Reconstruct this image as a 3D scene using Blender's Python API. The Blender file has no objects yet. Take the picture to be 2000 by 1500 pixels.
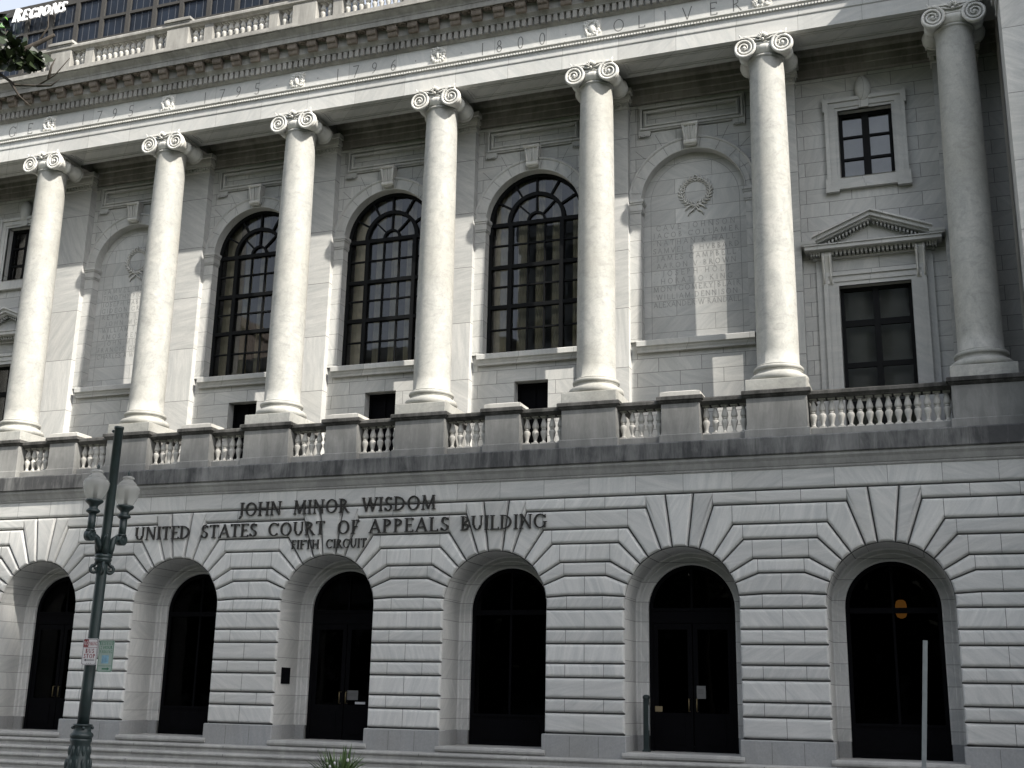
import bpy, math, random
from mathutils import Vector, Matrix

# ------------------------------------------------------------------ set-up
scene = bpy.context.scene
col = scene.collection
random.seed(7)
R = math.radians
PI = math.pi

cam_data = bpy.data.cameras.new("camera")
cam = bpy.data.objects.new("camera", cam_data)
col.objects.link(cam)
CAM_LOC = Vector((19.9562, -24.8308, 0.7207))
c_r, c_u, c_f = Vector((0.940281, 0.339831, 0.019656)), Vector((0.069208, -0.24739, 0.966441)), Vector((-0.33329, 0.907366, 0.256135))
cam.matrix_world = Matrix(((c_r.x, c_u.x, -c_f.x, CAM_LOC.x), (c_r.y, c_u.y, -c_f.y, CAM_LOC.y),
                           (c_r.z, c_u.z, -c_f.z, CAM_LOC.z), (0, 0, 0, 1)))
cam_data.sensor_width = 36.0
cam_data.lens = 41.5363
cam_data.clip_start = 0.1
cam_data.clip_end = 3000.0
scene.camera = cam

SUN_DIR = Vector((1.95, -1.0, 1.95)).normalized()      # towards the sun
SUN_EL = math.asin(SUN_DIR.z)
world = bpy.data.worlds.new("World")
scene.world = world
world.use_nodes = True
wn = world.node_tree
sky = wn.nodes.new("ShaderNodeTexSky")
sky.sky_type = 'NISHITA'
sky.sun_disc = False
sky.sun_elevation = SUN_EL
sky.sun_rotation = math.atan2(SUN_DIR.x, SUN_DIR.y)
sky.air_density = 1.0
sky.dust_density = 1.6
bg = wn.nodes["Background"]
bg.inputs["Strength"].default_value = 0.15
hsv = wn.nodes.new("ShaderNodeHueSaturation")        # white balance of the shade
hsv.inputs["Saturation"].default_value = 0.38
wn.links.new(sky.outputs["Color"], hsv.inputs["Color"])
wn.links.new(hsv.outputs["Color"], bg.inputs["Color"])

sun_data = bpy.data.lights.new("sun", 'SUN')
sun_data.energy = 3.9
sun_data.angle = R(0.53)
sun_data.color = (1.0, 0.95, 0.87)
sun = bpy.data.objects.new("sun", sun_data)
sun.rotation_euler = SUN_DIR.to_track_quat('Z', 'Y').to_euler()
sun.location = (60, -60, 80)
col.objects.link(sun)

scene.view_settings.view_transform = 'Standard'
scene.view_settings.look = 'None'
scene.view_settings.exposure = 1.1
scene.view_settings.gamma = 1.0
scene.view_settings.use_curve_mapping = False
scene.render.engine = 'CYCLES'
scene.cycles.max_bounces = 8
scene.cycles.diffuse_bounces = 1
scene.cycles.transparent_max_bounces = 16
scene.cycles.caustics_reflective = False
scene.cycles.caustics_refractive = False

# ------------------------------------------------------------------ materials
class NT:
    def __init__(s, name):
        s.m = bpy.data.materials.new(name)
        s.m.use_nodes = True
        s.t = s.m.node_tree
        s.t.nodes.clear()
        s.out = s.t.nodes.new("ShaderNodeOutputMaterial")
    def n(s, typ, **kw):
        nd = s.t.nodes.new("ShaderNode" + typ)
        for k, v in kw.items():
            if k == 'ins':
                for kk, vv in v.items():
                    if hasattr(vv, 'is_output'):
                        s.t.links.new(vv, nd.inputs[kk])
                    else:
                        nd.inputs[kk].default_value = vv
            else:
                setattr(nd, k, v)
        return nd
    def math(s, op, a, b=0.0):
        return s.n("Math", operation=op, ins={0: a, 1: b}).outputs[0]
    def mix(s, fac, a, b, mode='MIX'):
        nd = s.n("Mix", data_type='RGBA', blend_type=mode)
        for i, v in ((0, fac), (6, a), (7, b)):
            if hasattr(v, 'is_output'):
                s.t.links.new(v, nd.inputs[i])
            else:
                nd.inputs[i].default_value = v if i == 0 else (*v[:3], 1)
        return nd.outputs[2]
    def ramp(s, fac, p0, p1, c0=(0, 0, 0), c1=(1, 1, 1)):
        nd = s.n("ValToRGB", ins={0: fac})
        e = nd.color_ramp.elements
        e[0].position, e[1].position = p0, p1
        e[0].color, e[1].color = (*c0, 1), (*c1, 1)
        return nd.outputs[0]
    def noise(s, vec, scale, detail=4.0, rough=0.55, dist=0.0, w=None):
        ins = {'Scale': scale, 'Detail': detail, 'Roughness': rough, 'Distortion': dist, 'Vector': vec}
        nd = s.n("TexNoise")
        if w is not None:
            nd.noise_dimensions = '4D'
            ins['W'] = w
        for k, v in ins.items():
            if hasattr(v, 'is_output'):
                s.t.links.new(v, nd.inputs[k])
            else:
                nd.inputs[k].default_value = v
        return nd.outputs[0]
    def mapping(s, vec, scale=(1, 1, 1), rot=(0, 0, 0), loc=(0, 0, 0)):
        return s.n("Mapping", ins={0: vec, 1: loc, 2: rot, 3: scale}).outputs[0]
    def finish(s, color, rough=0.7, metal=0.0, bump=None, bstr=0.2, bdist=0.01, spec=0.3, **kw):
        p = s.n("BsdfPrincipled")
        for k, v in {'Base Color': color, 'Roughness': rough, 'Metallic': metal, 'Specular IOR Level': spec, **kw}.items():
            if hasattr(v, 'is_output'):
                s.t.links.new(v, p.inputs[k])
            else:
                p.inputs[k].default_value = (*v, 1) if isinstance(v, tuple) and len(v) == 3 else v
        if bump is not None:
            b = s.n("Bump", ins={'Strength': bstr, 'Distance': bdist, 'Height': bump})
            s.t.links.new(b.outputs[0], p.inputs['Normal'])
        s.t.links.new(p.outputs[0], s.out.inputs[0])
        return s.m

def marble(name, base, row=None, bw=0.9, offset=0.5, vein=1.0, tint=(0.95, 0.98, 1.0), stain=0.25,
           grain=0.10, tone_attr=False, joint=0.30, mort=0.008, zshift=0.0, xshift=0.0, streak=0.0, iso=False, tvar=0.22):
    """grey-white veined marble; with row set, laid as ashlar (rows of height row)"""
    t = NT(name)
    geo = t.n("NewGeometry").outputs['Position']
    sep = t.n("SeparateXYZ", ins={0: geo})
    u = t.math('ADD', sep.outputs[0], sep.outputs[1])
    u = t.math('ADD', u, xshift)
    w = t.math('ADD', sep.outputs[2], zshift)
    uv = t.n("CombineXYZ", ins={0: u, 1: w}).outputs[0]
    rnd = None
    fac = None
    if row:
        bk = t.n("TexBrick", offset=offset, offset_frequency=2, squash=1.0,
                 ins={'Vector': uv, 'Color1': (0, 0, 0, 1), 'Color2': (1, 1, 1, 1), 'Mortar': (0.5, 0.5, 0.5, 1),
                      'Scale': 1.0, 'Mortar Size': mort, 'Mortar Smooth': 0.15, 'Bias': 0.0, 'Brick Width': bw, 'Row Height': row})
        rnd = t.n("RGBToBW", ins={0: bk.outputs[0]}).outputs[0]
        fac = bk.outputs[1]
    elif tone_attr:
        rnd = t.n("Attribute", attribute_name="tone").outputs['Fac']
    else:
        rnd = t.n("ObjectInfo").outputs['Random']
    wofs = t.math('MULTIPLY', rnd, 37.0)
    # veins: stretched, diagonal, different in every block
    ang = t.math('MULTIPLY', t.math('SUBTRACT', rnd, 0.35), 3.4)
    rot = t.n("VectorRotate", rotation_type='AXIS_ANGLE', ins={'Vector': uv, 'Axis': (0, 0, 1), 'Angle': ang}).outputs[0]
    if iso:       # turned shafts: cloudy figure with a few slanting veins
        v1 = t.noise(t.mapping(geo, scale=(1.6, 1.6, 0.9)), 1.5, 7, 0.72, 1.2, w=wofs)
        v2 = t.noise(t.mapping(geo, scale=(1.2, 1.2, 2.2), rot=(0.5, 0.35, 0)), 1.5, 8, 0.7, 2.2, w=wofs)
    else:
        v1 = t.noise(t.mapping(rot, scale=(0.7, 5.5, 1)), 1.3, 5, 0.6, 0.9, w=wofs)
        v2 = t.noise(t.mapping(rot, scale=(1.0, 9.0, 1)), 2.6, 6, 0.65, 1.6, w=wofs)
    big = t.noise(geo, 0.45, 3, 0.5)
    fine = t.noise(geo, 26.0, 3, 0.7)
    c = t.mix(t.ramp(v1, 0.30, 0.72), tuple(b * (1 - 0.16 * vein) * k for b, k in zip(base, tint)), tuple(min(1, b * (1 + 0.10 * vein)) for b in base))
    c = t.mix(t.math('MULTIPLY', t.ramp(v2, 0.50 if iso else 0.56, 0.64 if iso else 0.70), 0.34 * vein), c, tuple(b * 0.62 * k for b, k in zip(base, tint)))
    c = t.mix(t.math('MULTIPLY', t.ramp(big, 0.45, 0.75), stain), c, tuple(b * k for b, k in zip(base, (0.74, 0.72, 0.66))))
    if streak > 0:
        st = t.noise(t.mapping(geo, scale=(2.2, 2.2, 0.25)), 1.7, 6, 0.7, 0.3)
        c = t.mix(t.math('MULTIPLY', t.ramp(st, 0.50, 0.68), streak), c, tuple(b * 0.30 for b in base))
    g = t.math('MULTIPLY_ADD', fine, grain * 2)
    t.t.nodes[-1].inputs[2].default_value = 1.0 - grain
    c = t.mix(1.0, c, g, 'MULTIPLY')
    tone = t.math('MULTIPLY_ADD', rnd, tvar)
    t.t.nodes[-1].inputs[2].default_value = 1.0 - tvar * 0.55
    if row or tone_attr:
        c = t.mix(1.0, c, tone, 'MULTIPLY')
    if fac is not None:
        c = t.mix(fac, c, tuple(b * joint for b in base))
    bmp = t.noise(geo, 14.0, 4, 0.65)
    if fac is not None:
        bmp = t.math('SUBTRACT', bmp, t.math('MULTIPLY', fac, 1.5))
    return t.finish(c, rough=0.62, bump=bmp, bstr=0.25, bdist=0.006, spec=0.28)

def plain(name, color, rough=0.6, metal=0.0, var=0.12, scale=6.0, spec=0.4, bstr=0.08, **kw):
    t = NT(name)
    geo = t.n("TexCoord").outputs['Object']
    nz = t.noise(geo, scale, 5, 0.6)
    c = t.mix(t.ramp(nz, 0.3, 0.7), tuple(x * (1 - var) for x in color), tuple(min(1, x * (1 + var)) for x in color))
    return t.finish(c, rough=rough, metal=metal, bump=nz, bstr=bstr, bdist=0.004, spec=spec, **kw)

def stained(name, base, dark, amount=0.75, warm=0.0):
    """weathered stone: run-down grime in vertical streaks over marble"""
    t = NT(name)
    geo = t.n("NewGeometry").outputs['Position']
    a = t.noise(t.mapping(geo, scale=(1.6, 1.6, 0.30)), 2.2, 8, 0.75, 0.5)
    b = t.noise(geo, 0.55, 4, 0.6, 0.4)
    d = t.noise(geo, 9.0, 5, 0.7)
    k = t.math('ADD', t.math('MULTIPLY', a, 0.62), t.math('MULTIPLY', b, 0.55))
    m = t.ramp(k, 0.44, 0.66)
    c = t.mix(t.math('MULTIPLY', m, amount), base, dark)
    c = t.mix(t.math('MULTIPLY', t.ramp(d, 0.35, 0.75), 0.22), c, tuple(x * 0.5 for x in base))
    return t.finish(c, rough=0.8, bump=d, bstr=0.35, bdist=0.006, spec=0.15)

def glass(name, tint=(0.55, 0.56, 0.55), refl=1.5):
    t = NT(name)
    fr = t.n("Fresnel", ins={0: refl}).outputs[0]
    tr = t.n("BsdfTransparent", ins={0: (*tint, 1)}).outputs[0]
    wob = t.noise(t.n("NewGeometry").outputs['Position'], 1.2, 2, 0.5)
    bp = t.n("Bump", ins={'Strength': 0.06, 'Distance': 0.02, 'Height': wob}).outputs[0]
    gl = t.n("BsdfGlossy", ins={'Color': (0.95, 0.97, 1, 1), 'Roughness': 0.015, 'Normal': bp}).outputs[0]
    mx = t.n("MixShader", ins={0: fr, 1: tr, 2: gl}).outputs[0]
    t.t.links.new(mx, t.out.inputs[0])
    return t.m

def emit(name, color, strength, base=(0.8, 0.8, 0.8)):
    t = NT(name)
    return t.finish(base, rough=0.5, **{'Emission Color': (*color, 1), 'Emission Strength': strength})

BASE = (0.56, 0.552, 0.526)
M = {}
M['ashlar'] = marble("marble_ashlar_upper", BASE, row=0.355, bw=1.05, zshift=0.11, xshift=0.2, joint=0.33, mort=0.007, vein=0.9, tvar=0.12)
M['rustic'] = marble("marble_rusticated_block", BASE, tone_attr=True, vein=1.0, stain=0.25)
M['groove'] = plain("dark_groove_stone", (0.085, 0.085, 0.08), 0.95)  # near-black tone behind the block faces, showing in the grooves
M['joint'] = plain("mortar_joint", (0.10, 0.10, 0.095), 0.95, var=0.2)
M['soffit'] = marble("marble_arch_reveal", BASE, row=0.43, bw=9.0, zshift=0.2, vein=0.9, stain=0.2, joint=0.35, mort=0.006)
M['pilaster'] = marble("marble_pilaster", BASE, row=1.52, bw=40.0, vein=1.2, zshift=0.6, stain=0.15)
M['column'] = marble("marble_column", (0.435, 0.426, 0.392), vein=1.5, grain=0.19, stain=0.45, iso=True)
M['carved'] = marble("marble_carved", (0.68, 0.66, 0.615), vein=0.4, grain=0.14, stain=0.35, streak=0.22)
M['trim'] = marble("marble_moulded_trim", BASE, row=20.0, bw=1.45, vein=0.7, stain=0.3, joint=0.5, streak=0.10, mort=0.006)
M['tablet'] = marble("marble_tablet", BASE, row=0.405, bw=1.9, zshift=0.26, xshift=0.4, vein=0.8, stain=0.1, joint=0.45, mort=0.006)
M['baluster'] = stained("weathered_baluster_marble", (0.64, 0.62, 0.57), (0.30, 0.295, 0.28), 0.45)
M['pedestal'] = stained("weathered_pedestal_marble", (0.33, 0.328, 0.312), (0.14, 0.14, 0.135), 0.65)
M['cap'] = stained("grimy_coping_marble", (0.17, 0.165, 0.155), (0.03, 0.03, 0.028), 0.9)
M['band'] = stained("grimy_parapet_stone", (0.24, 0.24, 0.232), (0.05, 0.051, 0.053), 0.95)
M['bandmould'] = stained("dirty_cornice_moulding", (0.42, 0.415, 0.395), (0.20, 0.20, 0.195), 0.6)
M['modillion'] = stained("brown_stained_modillion", (0.25, 0.215, 0.18), (0.09, 0.075, 0.06), 0.75)
M['cornice'] = stained("weathered_cornice_marble", (0.42, 0.408, 0.375), (0.17, 0.165, 0.155), 0.7)
M['plinth'] = marble("grey_granite_plinth", (0.31, 0.31, 0.305), vein=0.4, grain=0.2, stain=0.5, streak=0.15)
M['step'] = stained("worn_stone_step", (0.45, 0.445, 0.42), (0.22, 0.22, 0.21), 0.6)
M['carving'] = plain("carving_shade_dark", (0.15, 0.15, 0.145), 0.95, var=0.2)  # dark tone stands for the shade inside the cut frieze letters
M['incised'] = plain("carving_shade_and_joint", (0.29, 0.29, 0.28), 0.95, var=0.15)  # shade of the cut tablet letters as colour; the border joint shares it
M['bronze'] = plain("dark_bronze_lettering", (0.035, 0.033, 0.030), 0.5, metal=0.3, var=0.2)
M['frame'] = plain("black_painted_window_frame", (0.005, 0.0055, 0.006), 0.6, spec=0.15)
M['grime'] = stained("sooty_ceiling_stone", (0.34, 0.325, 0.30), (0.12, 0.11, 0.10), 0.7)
M['doorframe'] = plain("dark_bronze_door_frame", (0.0025, 0.0025, 0.0034), 0.6, var=0.25, spec=0.06)
M['glass'] = glass("window_glass", (0.74, 0.74, 0.71), 1.62)
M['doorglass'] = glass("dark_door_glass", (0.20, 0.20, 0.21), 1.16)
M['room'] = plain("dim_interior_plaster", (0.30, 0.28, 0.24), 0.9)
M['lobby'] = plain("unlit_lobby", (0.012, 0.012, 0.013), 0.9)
M['curtain'] = plain("tan_curtain_cloth", (0.78, 0.70, 0.52), 0.9, var=0.2, scale=3)
M['blind'] = plain("grey_window_blind", (0.55, 0.55, 0.555), 0.9, var=0.06)
M['green_iron'] = plain("dark_green_painted_iron", (0.014, 0.025, 0.025), 0.45, var=0.25, spec=0.5)
M['brass'] = plain("dull_brass", (0.15, 0.12, 0.065), 0.4, metal=0.9)
M['paper'] = plain("notice_paper", (0.15, 0.15, 0.145), 0.9, var=0.05)
M['steel'] = plain("galvanised_steel", (0.34, 0.37, 0.38), 0.5, metal=0.5)
M['bark'] = plain("grey_bark", (0.05, 0.042, 0.035), 0.95, var=0.4, scale=12, bstr=0.5)

# ------------------------------------------------------------------ mesh helpers
class MB:
    def __init__(s):
        s.v, s.f, s.tone = [], [], []
        s.smooth = []
    def add(s, vs, fs, tone=0.5, smooth=False):
        o = len(s.v)
        s.v += [tuple(v) for v in vs]
        for f in fs:
            s.f.append(tuple(i + o for i in f))
            s.tone.append(tone)
            s.smooth.append(smooth)
        return s
    def box(s, x0, x1, y0, y1, z0, z1, tone=0.5):
        v = [(x0, y0, z0), (x1, y0, z0), (x1, y1, z0), (x0, y1, z0), (x0, y0, z1), (x1, y0, z1), (x1, y1, z1), (x0, y1, z1)]
        return s.add(v, [(0, 1, 5, 4), (1, 2, 6, 5), (2, 3, 7, 6), (3, 0, 4, 7), (4, 5, 6, 7), (3, 2, 1, 0)], tone)
    def bbox(s, x0, x1, y0, y1, z0, z1, b=0.02, tone=0.5):
        """box with chamfered front (-Y) edges and top"""
        pts = [(x0, y1), (x0, y0 + b), (x0 + b, y0), (x1 - b, y0), (x1, y0 + b), (x1, y1)]
        pin = [(x0 + b, y1), (x0 + b, y0 + 2 * b), (x0 + 2 * b, y0 + b), (x1 - 2 * b, y0 + b), (x1 - b, y0 + 2 * b), (x1 - b, y1)]
        n = len(pts)
        v = [(x, y, z0) for x, y in pts] + [(x, y, z1 - b) for x, y in pts] + [(x, y, z1) for x, y in pin]
        f = []
        for k in (0, n):
            for i in range(n):
                j = (i + 1) % n
                f.append((k + i, k + j, k + n + j, k + n + i))
        f.append(tuple(range(2 * n, 3 * n)))
        f.append(tuple(range(n - 1, -1, -1)))
        return s.add(v, f, tone)
    def extrude_x(s, prof, x0, x1, caps=True):
        """closed (y,z) polygon swept along X"""
        n = len(prof)
        v = [(x0, y, z) for y, z in prof] + [(x1, y, z) for y, z in prof]
        f = [(i, (i + 1) % n, n + (i + 1) % n, n + i) for i in range(n)]
        if caps:
            f += [tuple(range(n - 1, -1, -1)), tuple(range(n, 2 * n))]
        return s.add(v, f)
    def extrude_y(s, prof, y0, y1, caps=True):
        """closed (x,z) polygon swept along Y"""
        n = len(prof)
        v = [(x, y0, z) for x, z in prof] + [(x, y1, z) for x, z in prof]
        f = [((i + 1) % n, i, n + i, n + (i + 1) % n) for i in range(n)]
        if caps:
            f += [tuple(range(n)), tuple(range(2 * n - 1, n - 1, -1))]
        return s.add(v, f)
    def lathe(s, prof, c=(0, 0, 0), seg=32, axis='Z', a0=0.0, a1=2 * PI, smooth=True, mod=None):
        """prof = [(radius, height)...] turned about an axis through c"""
        full = abs(a1 - a0 - 2 * PI) < 1e-6
        m = seg if full else seg + 1
        v = []
        for r, h in prof:
            for i in range(m):
                a = a0 + (a1 - a0) * i / seg
                rr = r * (mod(a, h) if mod else 1.0)
                p, q = rr * math.cos(a), rr * math.sin(a)
                v.append((c[0] + p, c[1] + q, c[2] + h) if axis == 'Z' else
                         ((c[0] + p, c[1] + h, c[2] + q) if axis == 'Y' else (c[0] + h, c[1] + p, c[2] + q)))
        f = []
        for k in range(len(prof) - 1):
            for i in range(seg):
                j = (i + 1) % m
                q = (k * m + i, k * m + j, (k + 1) * m + j, (k + 1) * m + i)
                f.append(q if axis != 'Y' else q[::-1])
        s.add(v, f, smooth=smooth)
        if full:
            o = len(s.v) - len(v)
            b = tuple(o + i for i in range(m))
            t = tuple(o + (len(prof) - 1) * m + i for i in range(m))
            for q in ((b[::-1], t) if axis != 'Y' else (b, t[::-1])):
                s.f.append(q); s.tone.append(0.5); s.smooth.append(False)
        return s
    def tube(s, pts, rad, seg=8, smooth=True):
        pts = [Vector(p) for p in pts]
        n = len(pts)
        if not isinstance(rad, (list, tuple)):
            rad = [rad] * n
        v = []
        up = None
        for i in range(n):
            d = (pts[min(i + 1, n - 1)] - pts[max(i - 1, 0)]).normalized()
            if up is None:
                up = Vector((0, 0, 1)) if abs(d.z) < 0.9 else Vector((1, 0, 0))
            a = d.cross(up).normalized()
            b = a.cross(d).normalized()
            up = b
            for k in range(seg):
                t = 2 * PI * k / seg
                v.append(pts[i] + (a * math.cos(t) + b * math.sin(t)) * rad[i])
        f = []
        for i in range(n - 1):
            for k in range(seg):
                j = (k + 1) % seg
                f.append((i * seg + k, (i + 1) * seg + k, (i + 1) * seg + j, i * seg + j))
        f.append(tuple(range(seg)))
        f.append(tuple((n - 1) * seg + k for k in range(seg - 1, -1, -1)))
        return s.add(v, f, smooth=smooth)
    def blob(s, c, r, seg=10, ring=6, tilt=0.0):
        """ellipsoid; tilt turns it in the XZ plane"""
        v, f = [], []
        ct, st = math.cos(tilt), math.sin(tilt)
        for i in range(ring + 1):
            th = PI * i / ring
            for k in range(seg):
                ph = 2 * PI * k / seg
                x, y, z = r[0] * math.sin(th) * math.cos(ph), r[1] * math.sin(th) * math.sin(ph), r[2] * math.cos(th)
                v.append((c[0] + x * ct + z * st, c[1] + y, c[2] - x * st + z * ct))
        for i in range(ring):
            for k in range(seg):
                j = (k + 1) % seg
                f.append((i * seg + k, (i + 1) * seg + k, (i + 1) * seg + j, i * seg + j))
        return s.add(v, f, smooth=True)
    def build(s, name, mat, parent=None, loc=(0, 0, 0), local=False, extra=()):
        me = bpy.data.meshes.new(name)
        mi = [0] * len(s.f)
        for i, (mb, _) in enumerate(extra):          # surface pattern in a second material
            s.add(mb.v, mb.f)
            mi += [i + 1] * len(mb.f)
        if local:
            me.from_pydata(s.v, [], s.f)
        else:
            me.from_pydata([(x - loc[0], y - loc[1], z - loc[2]) for x, y, z in s.v], [], s.f)
        at = me.attributes.new("tone", 'FLOAT', 'FACE')
        at.data.foreach_set("value", s.tone)
        me.polygons.foreach_set("use_smooth", s.smooth)
        me.materials.append(mat)
        for _, mt in extra:
            me.materials.append(mt)
        if extra:
            me.polygons.foreach_set("material_index", mi)
        me.update()
        o = bpy.data.objects.new(name, me)
        col.objects.link(o)
        if parent is not None:
            o.parent = parent
        o.location = loc
        return o

def tag(o, label=None, cat=None, group=None, kind=None):
    for k, v in (("label", label), ("category", cat), ("group", group), ("kind", kind)):
        if v:
            o[k] = v
    return o
def empty(name, loc=(0, 0, 0)):
    o = bpy.data.objects.new(name, None)
    o.empty_display_size = 0.5
    o.location = loc
    col.objects.link(o)
    return o
def copy_tree(o, parent=None):
    c = o.copy()
    col.objects.link(c)
    c.parent = parent
    for ch in list(o.children):
        copy_tree(ch, c)
    return c
def inset(poly, ds):
    """offset every edge i (poly[i]->poly[i+1], counter-clockwise) inwards by ds[i]"""
    n = len(poly)
    out = []
    for i in range(n):
        p0, p1, p2 = poly[i - 1], poly[i], poly[(i + 1) % n]
        d0, d1 = ds[i - 1], ds[i]
        e0 = (p1[0] - p0[0], p1[1] - p0[1]); l0 = math.hypot(*e0)
        e1 = (p2[0] - p1[0], p2[1] - p1[1]); l1 = math.hypot(*e1)
        n0 = (-e0[1] / l0, e0[0] / l0); n1 = (-e1[1] / l1, e1[0] / l1)
        cr = n0[0] * n1[1] - n0[1] * n1[0]
        if abs(cr) < 0.12:
            d = (d0 + d1) / 2
            mx, my = n0[0] + n1[0], n0[1] + n1[1]
            l = math.hypot(mx, my)
            out.append((p1[0] + mx / l * d, p1[1] + my / l * d))
        else:
            x = (d0 * n1[1] - d1 * n0[1]) / cr
            y = (n0[0] * d1 - n1[0] * d0) / cr
            out.append((p1[0] + x, p1[1] + y))
    return out

# ------------------------------------------------------------------ the courthouse
B = 4.2                                    # bay width
court = empty("courthouse", (0, 0, 0))
tag(court, "long white marble courthouse with tall Ionic columns over an arcaded ground floor", "courthouse")
XL, XR = -9.35, 21.95                      # between the end pavilions
RZ = [0.0, .425, .715, 1.15, 1.445, 1.857, 2.162, 2.58]
LINES = [((1.22, z), None) for z in RZ] + [
    ((1.215, 2.85), (1.705, 2.88)), ((1.15, 3.11), (1.631, 3.303)), ((1.04, 3.31), (1.53, 3.60)),
    ((.885, 3.543), (1.345, 4.005)), ((.70, 3.69), (1.133, 4.325)), ((.41, 3.835), (.728, 4.742))]
ZC, RA = 2.66, 1.235
TOPZ, CORZ = 5.03, 5.45

def arc_pts(a, b, n=5):
    """points on the arch edge from a to b (relative to the arch centre), both excluded"""
    ta, tb = math.atan2(a[1] - ZC, a[0]), math.atan2(b[1] - ZC, b[0])
    ra, rb = math.hypot(a[0], a[1] - ZC), math.hypot(b[0], b[1] - ZC)
    if a[1] < ZC - 0.05 and b[1] < ZC + 0.02:
        return []
    out = []
    for i in range(1, n):
        k = i / n
        t, r = ta + (tb - ta) * k, ra + (rb - ra) * k
        out.append((r * math.cos(t), ZC + r * math.sin(t)))
    return out

wall = MB(); back = MB(); joints = MB()
def block(poly, kinds, tone):
    """one rusticated course: rounded edges against grooves, hairline at plain joints"""
    G = {'g': (.013, .017, .034, .056, .082), 'a': (.0, .004, .018, .038, .060), 'v': (.002, .002, .002, .002, .002), 'e': (0, 0, 0, 0, 0)}
    ys = (.082, .050, .018, .003, .0)
    n = len(poly)
    rings = []
    for k in range(5):
        rings.append([(x, ys[k], z) for x, z in inset(poly, [G[e][k] for e in kinds])])
    v = [p for r in rings for p in r]
    f = []
    for k in range(4):
        for i in range(n):
            j = (i + 1) % n
            f.append((k * n + i, k * n + j, (k + 1) * n + j, (k + 1) * n + i))
    f.append(tuple(4 * n + i for i in range(n)))
    wall.add(v, f, tone)
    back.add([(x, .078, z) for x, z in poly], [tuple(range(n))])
rnd = random.Random(3)
def vjoint(x, z0, z1, y=-.0016, w=.010):
    joints.add([(x - w / 2, y, z0), (x + w / 2, y, z0), (x + w / 2, y, z1), (x - w / 2, y, z1)], [(0, 1, 2, 3)])
JOINTS = [[0], [-.43, .43], [0], [-.43, .43], [0], [-.42, .42], [0], [-.40, .40], [0], [-.47, .47], [-.57, .03, .57], [-.757, .757], [-.97, .02, .97], [-.46, .46]]
def right_chain(j, xc):      # right-hand side of a pier, along the left part of arch xc, upwards from line j to j+1
    a0, a1 = LINES[j][0], LINES[j + 1][0]
    return [(xc - x, z) for x, z in arc_pts(a0, a1)]
def pier(xl, xr, xp):
    """courses of one pier; xl / xr = arch centres on either side or None with a straight end"""
    for j in range(13):
        (aj, bj), (ak, bk) = LINES[j], LINES[j + 1]
        poly, kind = [], []
        if xl is not None:
            poly.append((xl + aj[0], aj[1])); kind.append('g')
            if bj: poly.append((xl + bj[0], bj[1])); kind.append('g')
        else:
            poly.append((XL, bj[1] if bj else aj[1])); kind.append('g')
        if xr is not None:
            if bj: poly.append((xr - bj[0], bj[1])); kind.append('g')
            poly.append((xr - aj[0], aj[1])); kind.append('a')
            for p in right_chain(j, xr): poly.append(p); kind.append('a')
            poly.append((xr - ak[0], ak[1])); kind.append('g')
            if bk: poly.append((xr - bk[0], bk[1])); kind.append('g')
        else:
            poly.append((XR, bj[1] if bj else aj[1])); kind.append('e')
            poly.append((XR, bk[1] if bk else ak[1])); kind.append('g')
        if xl is not None:
            if bk: poly.append((xl + bk[0], bk[1])); kind.append('g')
            poly.append((xl + ak[0], ak[1])); kind.append('a')
            for p in reversed([(xl + x, z) for x, z in arc_pts(aj, ak)]): poly.append(p); kind.append('a')
        else:
            poly.append((XL, bk[1] if bk else ak[1])); kind.append('e')
        block(poly, kind, rnd.random())
        z0 = (bj or aj)[1]; z1 = (bk or ak)[1]
        for dx in JOINTS[j]:
            x = xp + dx
            if j == 7 and abs(dx) > .3: z0b = z0
            vjoint(x, z0 + .012, z1 - .012)
    # course under the string course, between the voussoir fans
    x0 = xl + .728 if xl is not None else XL
    x1 = xr - .728 if xr is not None else XR
    block([(x0, 4.742), (x1, 4.742), (x1, TOPZ), (x0, TOPZ)], ['g', 'v', 'g', 'v'], rnd.random())
    for dx in JOINTS[13]:
        vjoint(xp + dx, 4.75, TOPZ - .012)
ARCH = [(k + .5) * B for k in range(-2, 5)]
for i in range(len(ARCH) + 1):
    pier(ARCH[i - 1] if i > 0 else None, ARCH[i] if i < len(ARCH) else None, (-2 + i) * B)
for xc in ARCH:
    a, b = LINES[13]
    k0 = (.17, 3.885)
    pr = [a, b, (b[0] - .002, TOPZ), (.31, TOPZ), k0] + arc_pts(k0, a, 4)
    kr = ['g', 'v', 'g', 'g'] + ['a'] * 4
    block([(xc + x, z) for x, z in pr], kr, rnd.random())
    pl = [a, b, (b[0] - .002, TOPZ), (.31, TOPZ), k0] + arc_pts(k0, a, 4)
    block([(xc - x, z) for x, z in [pl[0]] + pl[:0:-1]], ['a'] * 4 + ['g', 'g', 'v', 'g'], rnd.random())
    ks = [(-k0[0], k0[1])] + [(x, z) for x, z in [(-.08, 3.893), (0, 3.896), (.08, 3.893)]] + [k0, (.31, TOPZ), (-.31, TOPZ)]
    block([(xc + x, z) for x, z in ks], ['a'] * 4 + ['g', 'g', 'g'], rnd.random())
# plain top course, laid in long stones
x = XL
while x < XR - .1:
    x2 = min(x + 1.05, XR)
    block([(x, TOPZ), (x2, TOPZ), (x2, CORZ), (x, CORZ)], ['g', 'v', 'e', 'v'], rnd.random())
    vjoint(x2, TOPZ + .02, CORZ, w=.008)
    x = x2
wall.build("rusticated_wall", M['rustic'], court, extra=[(joints, M['joint'])])
back.build("wall_backing", M['groove'], court)

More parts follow.
